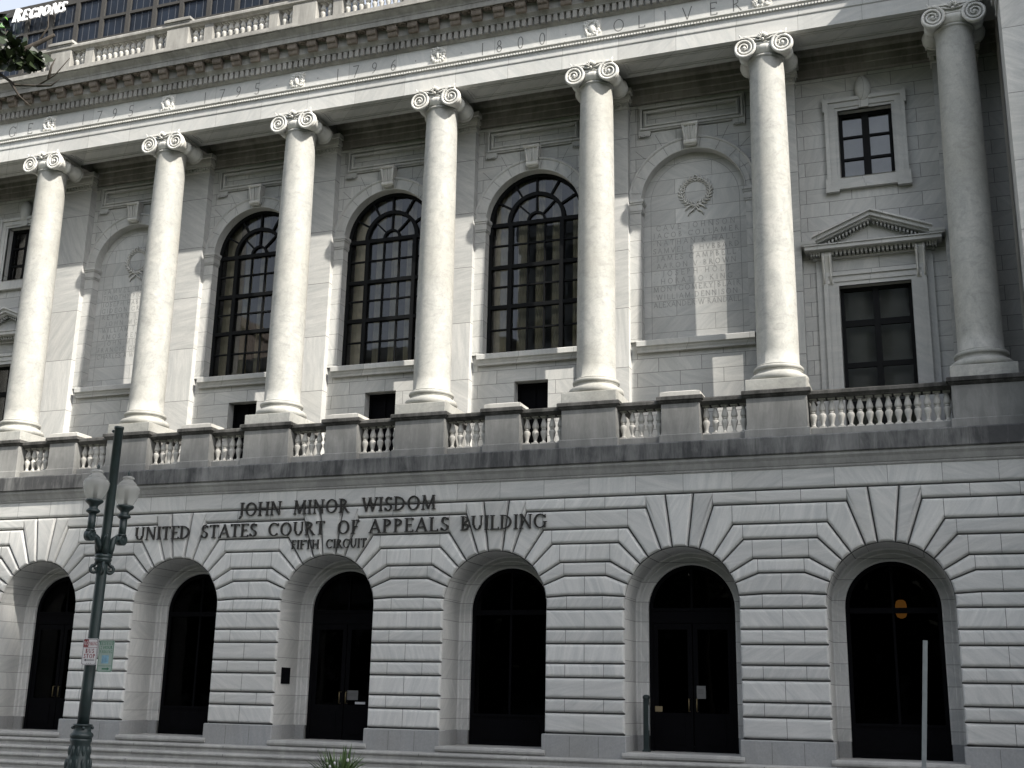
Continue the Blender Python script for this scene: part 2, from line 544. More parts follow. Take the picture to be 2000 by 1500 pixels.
# arch reveals: barrel, frontal inner band, jambs, plinth
def arch_path(r, zb, n=28):
    return [(r, zb)] + [(r * math.cos(PI * i / n), ZC + r * math.sin(PI * i / n)) for i in range(n + 1)] + [(-r, zb)]
def sweep_arch(mb, xc, prof, zb, smooth=False):
    """prof = [(radius, y)...] swept round the arch and down both jambs"""
    m = None; v = []; f = []
    for r, y in prof:
        p = arch_path(r, zb)
        m = len(p)
        v += [(xc + a, y, z) for a, z in p]
    for k in range(len(prof) - 1):
        for i in range(m - 1):
            f.append((k * m + i, k * m + i + 1, (k + 1) * m + i + 1, (k + 1) * m + i))
    mb.add(v, f, smooth=smooth)
for xc in ARCH:
    rev = MB(); rj = MB()
    sweep_arch(rev, xc, [(1.222, .06), (1.222, 1.02), (1.19, 1.05), (1.12, 1.05), (1.10, 1.075), (.985, 1.075), (.955, 1.10), (.95, 1.30)], -.02)
    # granite jamb blocks at the foot of each reveal
    for s in (-1, 1):
        pl = MB(); x0, x1 = sorted((xc + s * 1.20, xc + s * 1.35)); pl.box(x0, x1, .0, 1.05, -.475, -.012)
        x0, x1 = sorted((xc + s * .965, xc + s * 1.35)); pl.box(x0, x1, 1.052, 1.29, -.475, -.014); pl.build("jamb_plinth", M['plinth'], court)
    # radial joints on the barrel
    for (ax, az), b in LINES[8:]:
        for s in (-1, 1):
            t = math.atan2(az - ZC, ax); r0 = 1.2195
            w = .003
            for ya, yb, r1 in ((.05, 1.02, r0), (1.08, 1.30, .9475)):
                p = [(r1 * math.cos(t + q / r1), ZC + r1 * math.sin(t + q / r1)) for q in (-w, w)]
                rj.add([(xc + s * p[0][0], ya, p[0][1]), (xc + s * p[1][0], ya, p[1][1]), (xc + s * p[1][0], yb, p[1][1]), (xc + s * p[0][0], yb, p[0][1])], [(0, 1, 2, 3)])
    rev.build("arch_reveal", M['soffit'], court, extra=[(rj, M['joint'])])
for k in range(-2, 6):
    xa = k * B - .925 if k > -2 else XL
    xb = k * B + .925 if k < 5 else XR
    pl = MB(); j_all = MB()
    pl.bbox(xa, xb, -.055, .30, -.475, -.012, .018)
    for dx in (-.30, .33):
        pl_x = k * B + dx
        rjx = .004
        o = MB().add([(pl_x - rjx, -.0565, -.46), (pl_x + rjx, -.0565, -.46), (pl_x + rjx, -.0565, -.05), (pl_x - rjx, -.0565, -.05)], [(0, 1, 2, 3)])
        j_all.add(o.v, o.f)
    pl.build("plinth", M['plinth'], court, extra=[(j_all, M['joint'])])
# thresholds
for xc in ARCH:
    th = MB()
    prof = [(-.04, -.47), (-.075, -.44), (-.085, -.40), (-.07, -.355), (-.035, -.335), (1.29, -.335), (1.29, -.47)]
    th.extrude_x(prof, xc - 1.262, xc + 1.262)
    th.build("threshold", M['step'], court)

# doors and ground floor windows
def arch_ring(mb, xc, zc, r0, r1, y0, y1, a0=0, a1=PI, n=28):
    v, f = [], []
    for i in range(n + 1):
        t = a0 + (a1 - a0) * i / n
        c, s = math.cos(t), math.sin(t)
        v += [(xc + r0 * c, y0, zc + r0 * s), (xc + r1 * c, y0, zc + r1 * s), (xc + r1 * c, y1, zc + r1 * s), (xc + r0 * c, y1, zc + r0 * s)]
    for i in range(n):
        for q in range(4):
            f.append((4 * i + q, 4 * i + (q + 1) % 4, 4 * i + 4 + (q + 1) % 4, 4 * i + 4 + q))
    f += [(0, 3, 2, 1), (4 * n, 4 * n + 1, 4 * n + 2, 4 * n + 3)]
    mb.add(v, f)
def spoke(mb, xc, zc, r0, r1, a, w, y0, y1):
    c, s = math.cos(a), math.sin(a)
    px, pz = -s * w / 2, c * w / 2
    q = [(xc + r0 * c - px, zc + r0 * s - pz), (xc + r1 * c - px, zc + r1 * s - pz), (xc + r1 * c + px, zc + r1 * s + pz), (xc + r0 * c + px, zc + r0 * s + pz)]
    mb.extrude_y(q, y0, y1)
def arch_pane(xc, zc, r, zb, y, n=28):
    pts = [(xc - r, y, zb), (xc + r, y, zb)] + [(xc + r * math.cos(PI * i / n), y, zc + r * math.sin(PI * i / n)) for i in range(n + 1)]
    return MB().add(pts, [tuple(range(len(pts)))])
for i, xc in enumerate(ARCH):
    is_door = i in (1, 3, 5)
    fr = MB()
    y0, y1 = 1.16, 1.24
    arch_ring(fr, xc, ZC, .87, .955, y0, y1)
    for s in (-1, 1):
        a, b = sorted((xc + s * .87, xc + s * .955)); fr.box(a, b, y0, y1, -.335, ZC)
    spoke(fr, xc, ZC, .0, .90, PI / 2, .05, y0 + .012, y1)
    if is_door:
        fr.box(xc - .87, xc + .87, y0 + .004, y1, 2.36, 2.66)
        fr.box(xc - .87, xc + .87, y0 - .02, y1, 2.62, 2.68)
        o = fr.build("entrance_surround", M['doorframe'], court)
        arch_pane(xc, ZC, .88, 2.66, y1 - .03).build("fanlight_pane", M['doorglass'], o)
        for s in (-1, 1):
            d = MB()
            xa, xb = sorted((xc + s * .012, xc + s * .865))
            d.box(xa, xa + .10, y0 + .02, y1, -.325, 2.35); d.box(xb - .10, xb, y0 + .02, y1, -.325, 2.35)
            d.box(xa + .10, xb - .10, y0 + .02, y1, -.325, .46); d.box(xa + .10, xb - .10, y0 + .02, y1, 2.22, 2.35)
            d.box(xa + .18, xb - .18, y0 + .008, y0 + .022, -.20, .32)
            dr = d.build("door", M['doorframe'], court)
            MB().box(xa + .10, xb - .10, y1 - .04, y1 - .03, .46, 2.22).build("door_pane", M['doorglass'], dr)
            h = MB()
            hx = xc + s * .085
            h.tube([(hx, y0 + .03, .76), (hx, y0 - .06, .76), (hx, y0 - .06, .50), (hx, y0 + .03, .50)], .016, 8)
            h.build("door_handle", M['brass'], dr)
    else:
        fr.box(xc - .87, xc + .87, y0 - .015, y1, 2.55, 2.66)
        fr.box(xc - .025, xc + .025, y0 + .01, y1, .33, 2.55)
        fr.box(xc - .87, xc + .87, y0 + .006, y1, -.335, .29)
        fr.box(xc - .87, xc + .87, y0 - .025, y1, .29, .345)
        fr.box(xc - .72, xc + .72, y0 - .008, y0 + .01, -.22, .20)
        o = fr.build("lobby_window", M['doorframe'], court)
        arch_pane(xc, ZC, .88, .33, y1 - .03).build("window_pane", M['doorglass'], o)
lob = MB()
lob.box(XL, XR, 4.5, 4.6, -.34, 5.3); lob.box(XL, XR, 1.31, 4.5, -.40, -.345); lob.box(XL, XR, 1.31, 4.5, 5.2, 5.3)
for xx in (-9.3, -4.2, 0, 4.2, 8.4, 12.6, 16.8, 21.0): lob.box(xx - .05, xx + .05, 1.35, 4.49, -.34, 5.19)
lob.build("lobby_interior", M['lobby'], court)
# solid mass of wall behind the face, so nothing shows through round the arches
core = MB()
for k in range(-2, 6):
    xa = k * B - .88 if k > -2 else XL
    xb = k * B + .88 if k < 5 else XR
    core.box(xa + .02, xb - .02, .085, 1.29, -.47, 2.6)
for xc in ARCH:
    # spandrel above each barrel
    pts = [(xc - 2.1, 2.6)] + [(xc - 1.23 * math.cos(PI * i / 20), ZC + 1.23 * math.sin(PI * i / 20)) for i in range(21)] + [(xc + 2.1, 2.6), (xc + 2.1, 5.45), (xc - 2.1, 5.45)]
    core.extrude_y(pts, .085, 1.28)
    # wall behind the inner band, round the frames
    pts = [(xc - 2.1, 2.6), (xc - .96, 2.6)] + [(xc - .96 * math.cos(PI * i / 20), ZC + .96 * math.sin(PI * i / 20)) for i in range(21)] + [(xc + .96, 2.6), (xc + 2.1, 2.6), (xc + 2.1, 5.44), (xc - 2.1, 5.44)]
    core.extrude_y(pts, 1.12, 1.3)
    for s in (-1, 1):
        a, b = sorted((xc + s * .96, xc + s * 2.1)); core.box(a, b, 1.121, 1.301, -.47, 2.6)
core.build("wall_core", M['groove'], court)

# string course and parapet band
mo = MB()
mo.extrude_x([(.3, CORZ + .001), (-.015, CORZ + .001), (-.03, 5.475), (-.03, 5.50), (-.05, 5.515), (-.075, 5.56), (-.105, 5.62), (-.15, 5.672), (-.155, 5.70), (-.155, 5.735), (.3, 5.735)], XL, XR)
mo.build("string_course", M['bandmould'], court)
bd = MB()
bd.extrude_x([(2.3, 5.736), (-.185, 5.736), (-.205, 5.755), (-.205, 6.09), (-.18, 6.12), (.15, 6.155), (2.3, 6.16)], XL, XR)
bj = MB()
x = XL + .55
while x < XR:
    bj.add([(x - .006, -.2065, 5.76), (x + .006, -.2065, 5.76), (x + .006, -.2065, 6.09), (x - .006, -.2065, 6.09)], [(0, 1, 2, 3)])
    x += 2.1
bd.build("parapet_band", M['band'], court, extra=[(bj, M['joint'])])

# balcony floor and balustrade
fl = MB(); fl.box(XL, XR, .45, 2.32, 6.17, 6.30); fl.build("balcony_floor", M['step'], court)
def pedestal(name, xc, hw, y0, y1, ztop, captop, mat):
    b = MB()
    b.bbox(xc - hw - .05, xc + hw + .05, y0 - .05, y1 + .03, 6.15, 6.385, .015)
    b.bbox(xc - hw, xc + hw, y0, y1, 6.384, ztop, .008)
    o = b.build(name, mat, court)
    c = MB()
    prof = [(0, .0), (-.035, .03), (-.05, .045), (-.05, .065), (-.09, .075), (-.09, .145), (-.07, .165)]
    rings = []
    for d, h in prof:
        rings.append([(xc - hw + d, y0 + d, ztop + h), (xc + hw - d, y0 + d, ztop + h), (xc + hw - d, y1 - d * .5, ztop + h), (xc - hw + d, y1 - d * .5, ztop + h)])
    v = [p for r in rings for p in r]
    f = [(4 * k + i, 4 * k + (i + 1) % 4, 4 * k + 4 + (i + 1) % 4, 4 * k + 4 + i) for k in range(len(prof) - 1) for i in range(4)]
    f.append(tuple(4 * (len(prof) - 1) + i for i in range(4)))
    c.add(v, f)
    c.build("coping", M['cap'], o)
    if captop:
        t = MB()
        h0 = ztop + .166
        q = [(xc - hw - .02, y0 - .02), (xc + hw + .02, y0 - .02), (xc + hw + .02, y1), (xc - hw - .02, y1)]
        q2 = [(xc - hw + .10, y0 + .10), (xc + hw - .10, y0 + .10), (xc + hw - .10, y1 - .1), (xc - hw + .10, y1 - .1)]
        t.add([(x, y, h0) for x, y in q] + [(x, y, h0 + .10) for x, y in q] + [(x, y, h0 + .145) for x, y in q2],
              [(i, (i + 1) % 4, 4 + (i + 1) % 4, 4 + i) for i in range(4)] + [(4 + i, 4 + (i + 1) % 4, 8 + (i + 1) % 4, 8 + i) for i in range(4)] + [(8, 9, 10, 11)])
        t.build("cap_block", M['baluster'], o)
    return o
for k in range(-2, 6):
    if k in (-2, 5):
        s = 1 if k == 5 else -1
        a, b = sorted((k * B - s * .655, XR if s > 0 else XL))
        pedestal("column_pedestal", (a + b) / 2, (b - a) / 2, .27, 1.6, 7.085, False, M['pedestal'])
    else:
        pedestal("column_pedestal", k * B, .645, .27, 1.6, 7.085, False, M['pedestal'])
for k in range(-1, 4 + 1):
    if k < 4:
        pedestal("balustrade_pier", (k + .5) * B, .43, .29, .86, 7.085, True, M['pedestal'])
# rails
def rails(x0, x1):
    b = MB()
    b.extrude_x([(.80, 6.15), (.36, 6.15), (.36, 6.36), (.38, 6.375), (.80, 6.375)], x0, x1)
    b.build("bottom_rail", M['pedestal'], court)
    b = MB()
    b.extrude_x([(.76, 7.045), (.42, 7.045), (.40, 7.07), (.37, 7.085), (.36, 7.10), (.33, 7.11), (.33, 7.175), (.36, 7.20), (.76, 7.21)], x0, x1)
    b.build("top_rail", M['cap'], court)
BAL = [(.078, .0), (.078, .045), (.056, .05), (.056, .07), (.040, .085), (.038, .105), (.043, .14), (.056, .19), (.072, .245), (.079, .285), (.076, .315), (.060, .338), (.046, .347),
       (.046, .352), (.058, .357), (.058, .374), (.046, .379), (.046, .384), (.062, .395), (.074, .42), (.076, .445), (.069, .485), (.055, .535), (.040, .585), (.034, .61), (.05, .622), (.05, .635), (.078, .65), (.078, .672)]
def make_baluster(mat, scale=1.0, name="baluster"):
    b = MB()
    sq = BAL
    b.lathe([(r, h * scale) for r, h in sq[2:-2]], (0, 0, 0), 14)
    b.box(-.075, .075, -.075, .075, 0, .05 * scale); b.box(-.075, .075, -.075, .075, .645 * scale, .672 * scale)
    return b.build(name, mat, court, local=True)
bal0 = make_baluster(M['baluster'])
used = [False]
def put_baluster(x, y, z):
    o = bal0 if not used[0] else copy_tree(bal0, court)
    used[0] = True
    o.location = (x, y, z)
spans = []
for k in range(-1, 4):
    spans += [(k * B + .645, (k + .5) * B - .43, 5), ((k + .5) * B + .43, (k + 1) * B - .645, 5)]
spans += [(4 * B + .645, 5 * B - .655, 15), (-2 * B + .655, -B - .645, 15)]
for x0, x1, n in spans:
    rails(x0, x1)
    if x1 < -3.0 and n == 15:
        continue
    for i in range(n):
        put_baluster(x0 + (x1 - x0) * (i + .5) / n, .56, 6.374)

# ---------------------------------------------------------------- columns
def make_column():
    sh = MB()
    prof = []
    for i in range(25):
        t = i / 24
        r = .462 - .058 * (t ** 1.7)
        prof.append((r, 7.93 + t * (15.42 - 7.93)))
    prof = [(.50, 7.885), (.50, 7.905), (.475, 7.925)] + prof + [(.405, 15.425), (.43, 15.44), (.44, 15.465), (.43, 15.49), (.405, 15.50), (.405, 15.56)]
    sh.lathe(prof, (0, 0, 0), 56)
    shaft = sh.build("column", M['column'], court, local=True)
    b = MB()
    b.bbox(-.655, .655, -.655, .655, 7.25, 7.505, .012)
    tor = []
    for i in range(9):
        t = -PI / 2 + PI * i / 8
        tor.append((.565 + .085 * math.cos(t), 7.595 + .088 * math.sin(t)))
    tor += [(.545, 7.69), (.515, 7.72), (.505, 7.745), (.515, 7.765), (.53, 7.775)]
    for i in range(9):
        t = -PI / 2 + PI * i / 8
        tor.append((.50 + .055 * math.cos(t), 7.83 + .052 * math.sin(t)))
    b.lathe(tor, (0, 0, 0), 48)
    b.build("base", M['column'], shaft, local=True)
    c = MB()
    # echinus with egg mouldings
    c.lathe([(.405, 15.50), (.43, 15.53), (.475, 15.60), (.50, 15.66), (.49, 15.70)], (0, 0, 0), 64, mod=lambda a, h: 1 + (.03 if 15.52 < h < 15.68 else 0) * abs(math.sin(a * 10)))
    # cushion between the volutes
    for s in (-1, 1):
        y0, y1 = sorted((s * .40, s * .475))
        pts = [(-.45, 15.70)] + [(-.45 + .9 * i / 10, 15.70 - .028 * math.sin(PI * i / 10)) for i in range(1, 10)] + [(.45, 15.70), (.47, 15.86), (-.47, 15.86)]
        c.extrude_y(pts, y0, y1)
        for zz in (15.735, 15.835):
            c.tube([(-.46, s * .475, zz), (-.2, s * .475, zz - .01), (0, s * .475, zz - .014), (.2, s * .475, zz - .01), (.46, s * .475, zz)], .016, 6)
        for q in (-1, 1):
            cx, cz = q * .445, 15.655
            c.lathe([(.225, 0), (.225, .05), (.205, .06), (.0, .06)], (cx, s * .44 if s < 0 else s * .44 - .06, cz), 28, axis='Y')
            sp = []
            rad = []
            turns = 2.6
            for i in range(74):
                t = i / 73
                a = PI / 2 - q * (-1) * 0 + (t * turns * 2 * PI) * q
                r = .232 * (1 - t) ** .82 + .030
                sp.append((cx + r * math.cos(PI / 2 + (a - PI / 2)), s * .492, cz + r * math.sin(PI / 2 + (a - PI / 2))))
                rad.append(.031 * (1 - t) + .012)
            c.tube(sp, rad, 6)
            c.blob((cx, s * .495, cz), (.042, .035, .042), 10, 6)
    # bolsters running back from each volute
    for q in (-1, 1):
        c.lathe([(.235, -.46), (.245, -.42), (.235, -.38), (.20, -.30), (.172, -.16), (.165, -.07), (.185, -.06), (.19, 0), (.185, .06), (.165, .07), (.172, .16), (.20, .30), (.235, .38), (.245, .42), (.235, .46)],
                (q * .445, 0, 15.655), 22, axis='Y')
    # abacus with carved edge and flower
    for z0, z1, h in ((15.86, 15.89, .50), (15.89, 15.925, .53), (15.925, 15.952, .515)):
        c.box(-h, h, -h, h, z0, z1)
    for s in (-1, 1):
        for a in range(-3, 4):
            t = a * .36
            c.blob((.095 * math.sin(t), s * .535, 15.82 + .125 * math.cos(t) * (1.0 - .1 * abs(a))), (.022, .045, .06), 8, 5, tilt=t)
        c.blob((0, s * .53, 15.80), (.04, .05, .035), 8, 5)
        for q in (-1, 1):
            c.tube([(q * .05, s * .52, 15.80), (q * .14, s * .515, 15.81), (q * .24, s * .51, 15.86), (q * .33, s * .505, 15.83), (q * .38, s * .50, 15.78)], [.016, .02, .02, .016, .01], 6)
            c.tube([(q * .47, s * .48, 15.89), (q * .52, s * .50, 15.94), (q * .55, s * .51, 16.0)], [.03, .024, .012], 6)
    c.build("capital", M['carved'], shaft, local=True)
    return shaft
col0 = make_column()
for k in range(-2, 6):
    o = col0 if k == -2 else copy_tree(col0, court)
    o.location = (k * B, .91, 0)

# ---------------------------------------------------------------- wall behind the columns
WY = 2.30
up = MB()
def arch_sheet(mb, xc, hw, r, zs, zb, zt, y, n=24):
    for s in (-1, 1):
        pts = [(s * hw, zb), (s * r, zb)] + [(s * r * math.cos(PI / 2 * i / n), zs + r * math.sin(PI / 2 * i / n)) for i in range(n + 1)] + [(0, zt), (s * hw, zt)]
        mb.add([(xc + a, y, z) for a, z in pts], [tuple(range(len(pts))) if s > 0 else tuple(range(len(pts)))[::-1]])
def hole_sheet(mb, x0, x1, z0, z1, holes, y):
    """rectangle with rectangular holes, cut in a grid"""
    xs = sorted({x0, x1, *[h[0] for h in holes], *[h[1] for h in holes]})
    zs = sorted({z0, z1, *[h[2] for h in holes], *[h[3] for h in holes]})
    for i in range(len(xs) - 1):
        for j in range(len(zs) - 1):
            cx, cz = (xs[i] + xs[i + 1]) / 2, (zs[j] + zs[j + 1]) / 2
            if not any(h[0] < cx < h[1] and h[2] < cz < h[3] for h in holes):
                mb.add([(xs[i], y, zs[j]), (xs[i + 1], y, zs[j]), (xs[i + 1], y, zs[j + 1]), (xs[i], y, zs[j + 1])], [(0, 1, 2, 3)])
def reveal_box(mb, x0, x1, z0, z1, y0, y1):
    for q in ([(x0, y0, z0), (x0, y1, z0), (x0, y1, z1), (x0, y0, z1)], [(x1, y0, z0), (x1, y0, z1), (x1, y1, z1), (x1, y1, z0)],
              [(x0, y0, z1), (x0, y1, z1), (x1, y1, z1), (x1, y0, z1)], [(x0, y0, z0), (x1, y0, z0), (x1, y1, z0), (x0, y1, z0)]):
        mb.add(q, [(0, 1, 2, 3)])
WIN = [.5 * B, 1.5 * B, 2.5 * B]
NICHE = [-.5 * B, 3.5 * B]
END = [-1.5 * B, 4.5 * B]
RO, ZS, ZSILL = 1.31, 12.86, 9.20
for xc in WIN + NICHE:
    arch_sheet(up, xc, 1.66, RO, ZS, ZSILL, 16.45, WY)
    if xc in WIN:
        hole_sheet(up, xc - 1.66, xc + 1.66, 6.2, ZSILL, [(xc - .45, xc + .45, 6.3, 8.44)], WY)
        rv = MB(); reveal_box(rv, xc - .45, xc + .45, 6.3, 8.44, WY, 2.72); rv.build("opening_reveal", M['pilaster'], court)
    else:
        hole_sheet(up, xc - 1.66, xc + 1.66, 6.2, ZSILL, [], WY)
for xc in END:
    hole_sheet(up, xc - 1.66, xc + 1.66, 6.2, 16.45, [(xc - .80, xc + .80, 6.3, 10.15), (xc - .62, xc + .62, 12.87, 14.62)], WY)
    for q in ((.80, 6.3, 10.15), (.62, 12.87, 14.62)):
        rv = MB(); reveal_box(rv, xc - q[0], xc + q[0], q[1], q[2], WY - .07, 2.56); rv.build("opening_reveal", M['pilaster'], court)
hole_sheet(up, 5 * B + .40, XR, 6.2, 16.45, [], WY); hole_sheet(up, XL, -2 * B - .40, 6.2, 16.45, [], WY)
up.build("upper_wall", M['ashlar'], court)
# pilasters
pi_ = MB()
pi_.box(-.50, .50, 2.05, 2.34, 7.35, 15.42)
pi_.bbox(-.56, .56, 1.99, 2.34, 6.28, 7.12, .02); pi_.bbox(-.53, .53, 2.02, 2.34, 7.12, 7.35, .03)
p0 = pi_.build("pilaster", M['pilaster'], court, local=True)
pc = MB()
for z0, z1, d in ((15.42, 15.47, .03), (15.47, 15.60, .0), (15.60, 15.66, .05), (15.66, 15.76, .08), (15.76, 15.84, .06), (15.84, 15.96, .12)):
    pc.box(-.50 - d, .50 + d, 2.05 - d, 2.34, z0, z1)
for i in range(9):
    pc.blob((-.44 + .11 * i, 2.045, 15.535), (.035, .03, .05), 6, 4)
pc.build("pilaster_capital", M['carved'], p0, local=True)
for k in range(-2, 6):
    o = p0 if k == -2 else copy_tree(p0, court)
    o.location = (k * B, 0, 0)

def sweep2(mb, xc, zs, prof, zb, n=30, a0=0.0, a1=PI, jamb=True):
    v, f, m = [], [], 0
    for r, y in prof:
        p = [(r * math.cos(a0 + (a1 - a0) * i / n), zs + r * math.sin(a0 + (a1 - a0) * i / n)) for i in range(n + 1)]
        if jamb:
            p = [(r, zb)] + p + [(-r, zb)]
        m = len(p)
        v += [(xc + a, y, z) for a, z in p]
    for k in range(len(prof) - 1):
        for i in range(m - 1):
            f.append((k * m + i, k * m + i + 1, (k + 1) * m + i + 1, (k + 1) * m + i))
    mb.add(v, f)
for xc in WIN + NICHE:
    a = MB()
    sweep2(a, xc, ZS, [(1.66, 2.31), (1.66, 2.22), (1.63, 2.20), (1.60, 2.21), (1.585, 2.235), (1.46, 2.24), (1.455, 2.225), (1.34, 2.235), (1.33, 2.215), (RO, 2.22), (RO, 2.72 if xc in WIN else 2.54)], ZS, jamb=False)
    aj = MB()
    for deg in (8.5, 27, 45, 63, 80):
        for s in (-1, 1):
            t = R(90 + s * deg)
            for r0, r1, yy in ((RO + .02, 1.455, 2.212), (1.46, 1.60, 2.228), (1.665, 1.665 + (.40 if deg in (27, 45, 63) else .0), 2.2985)):
                if r1 - r0 < .01: continue
                c_, s_ = math.cos(t), math.sin(t)
                if abs(r1 * c_) > 1.6: continue
                px, pz = -s_ * .0045, c_ * .0045
                aj.add([(xc + r0 * c_ - px, yy, ZS + r0 * s_ - pz), (xc + r1 * c_ - px, yy, ZS + r1 * s_ - pz), (xc + r1 * c_ + px, yy, ZS + r1 * s_ + pz), (xc + r0 * c_ + px, yy, ZS + r0 * s_ + pz)], [(0, 1, 2, 3)])
    arc = a.build("archivolt", M['trim'], court, extra=[(aj, M['joint'])])
    for s in (-1, 1):
        j = MB()
        x0, x1 = sorted((xc + s * RO, xc + s * 1.62))
        j.box(x0, x1, 2.222, 2.72 if xc in WIN else 2.54, ZSILL - .01, 12.58)
        j.build("jamb", M['soffit'], court)
    for s in (-1, 1):
        im = MB()
        for z0, z1, d in ((12.58, 12.63, .02), (12.63, 12.80, .035), (12.80, 12.85, .055), (12.85, 12.93, .075)):
            x0, x1 = sorted((xc + s * (RO - d), xc + s * 1.62)); im.box(x0, x1, 2.222 - d, 2.72 if xc in WIN else 2.54, z0, z1)
        im.build("impost", M['trim'], arc)
    ks = MB()
    ks.add([(xc - .13, 2.13, 14.22), (xc + .13, 2.13, 14.22), (xc + .19, 2.06, 14.80), (xc - .19, 2.06, 14.80), (xc - .13, 2.32, 14.22), (xc + .13, 2.32, 14.22), (xc + .19, 2.32, 14.80), (xc - .19, 2.32, 14.80)],
           [(0, 1, 2, 3), (0, 4, 5, 1), (1, 5, 6, 2), (2, 6, 7, 3), (3, 7, 4, 0)])
    for s in (-1, 1):
        ks.tube([(xc + s * .125, 2.12, 14.22), (xc + s * .15, 2.08, 14.5), (xc + s * .185, 2.04, 14.79)], .03, 6)
        ks.tube([(xc + s * .03, 2.115, 14.25), (xc + s * .035, 2.075, 14.5), (xc + s * .045, 2.045, 14.78)], .018, 6)
    ks.lathe([(.065, -.17), (.075, -.15), (.06, -.10), (.06, .10), (.075, .15), (.065, .17)], (xc, 2.13, 14.30), 14, axis='X')
    ks.lathe([(.05, -.22), (.05, .22)], (xc, 2.05, 14.77), 12, axis='X')
    ks.build("keystone", M['carved'], arc)
    pn = MB()
    # moulded panel over the arch, with drop ears
    for (d, y) in ((0, 2.24), (.05, 2.20), (.13, 2.225), (.17, 2.19)):
        x0, x1, z0, z1 = xc - 1.36 + d, xc + 1.36 - d, 14.81 + d * .7, 15.52 - d
        w = .05
        for q in ((x0, x1, z1 - w, z1), (x0, x1, z0, z0 + w), (x0, x0 + w, z0 + w, z1 - w), (x1 - w, x1, z0 + w, z1 - w)):
            pn.box(q[0], q[1], y, 2.305, q[2], q[3])
    for s in (-1, 1):
        x0, x1 = sorted((xc + s * 1.05, xc + s * 1.36))
        pn.box(x0, x1, 2.235, 2.31, 14.70, 14.81)
        for g in range(6):
            gx = x0 + .03 + g * .05
            pn.box(gx - .014, gx + .014, 2.21, 2.25, 14.655, 14.715)
    pn.build("panel_frame", M['trim'], court)
    sl = MB()
    sl.extrude_x([(2.5, 9.20), (2.13, 9.185), (2.11, 9.165), (2.11, 9.045), (2.125, 9.03), (2.15, 9.02), (2.165, 8.985), (2.19, 8.95), (2.20, 8.90), (2.32, 8.90), (2.5, 8.95)], xc - 1.43, xc + 1.43)
    sl.build("sill", M['trim'], court)

# arched windows
def big_window(xc):
    f = MB()
    y0, y1, ZB = 2.50, 2.60, 9.20
    arch_ring(f, xc, ZS, 1.225, 1.315, y0, y1)
    for s in (-1, 1):
        a, b = sorted((xc + s * 1.225, xc + s * 1.315)); f.box(a, b, y0, y1, ZB, ZS)
    f.box(xc - 1.225, xc + 1.225, y0 + .002, y1, ZB, ZB + .09)
    for z, h in ((12.82, .10), (11.63, .10), (10.53, .10)):
        f.box(xc - 1.225, xc + 1.225, y0 - .012, y1, z - h / 2, z + h / 2)
    for s in (-1, 1):
        f.box(xc + s * .71 - .055, xc + s * .71 + .055, y0 - .016, y1, ZB, ZS)
        f.box(xc + s * .23 - .018, xc + s * .23 + .018, y0 + .03, y1 - .01, ZB, 12.8)
    for z in (12.25, 11.10, 9.92):
        f.box(xc - 1.225, xc + 1.225, y0 + .032, y1 - .012, z - .02, z + .02)
    arch_ring(f, xc, ZS, .70, .80, y0 - .01, y1)
    arch_ring(f, xc, ZS, .20, .26, y0 + .01, y1, n=16)
    for a in range(1, 6):
        spoke(f, xc, ZS, .79, 1.24, PI * a / 6, .05, y0 + .02, y1)
    for a in range(1, 4):
        spoke(f, xc, ZS, .25, .71, PI * a / 4, .045, y0 + .022, y1)
    o = f.build("arched_window", M['frame'], court)
    arch_pane(xc, ZS, 1.24, 9.22, 2.575).build("pane", M['glass'], o)
    c = MB()
    rr = random.Random(int(xc * 10))
    for x0, x1 in ((-1.25, -.80), (-.60, -.32), (-.12, .16), (.34, .62), (.92, 1.25)):
        n = 12
        v, ff = [], []
        for i in range(n + 1):
            xx = xc + x0 + (x1 - x0) * i / n
            yy = 2.82 + .05 * math.sin(i * 1.9 + rr.random())
            v += [(xx, yy, 9.0), (xx, yy, 14.1)]
        for i in range(n):
            ff.append((2 * i, 2 * i + 2, 2 * i + 3, 2 * i + 1))
        c.add(v, ff, smooth=True)
    c.build("curtain", M['curtain'], o)
for xc in WIN:
    big_window(xc)
    d = MB()
    d.box(xc - .45, xc + .45, 2.62, 2.70, 6.30, 8.44)
    d.box(xc - .45, xc - .39, 2.58, 2.62, 6.3, 8.44); d.box(xc + .39, xc + .45, 2.58, 2.62, 6.3, 8.44); d.box(xc - .39, xc + .39, 2.58, 2.62, 8.38, 8.44)
    d.box(xc - .03, xc + .03, 2.585, 2.62, 6.3, 8.38)
    d.build("balcony_door", M['doorframe'], court)
rm = MB()
rm.box(-.2, 12.8, 6.0, 6.1, 8.9, 15.8); rm.box(-.2, 12.8, 2.75, 6.0, 8.85, 8.95); rm.box(-.2, 12.8, 2.75, 6.0, 15.2, 15.3)
for xx in (-.2, 4.2, 8.4, 12.8): rm.box(xx - .05, xx + .05, 2.74, 5.99, 8.95, 15.2)
rm.build("courtroom_interior", M['room'], court)
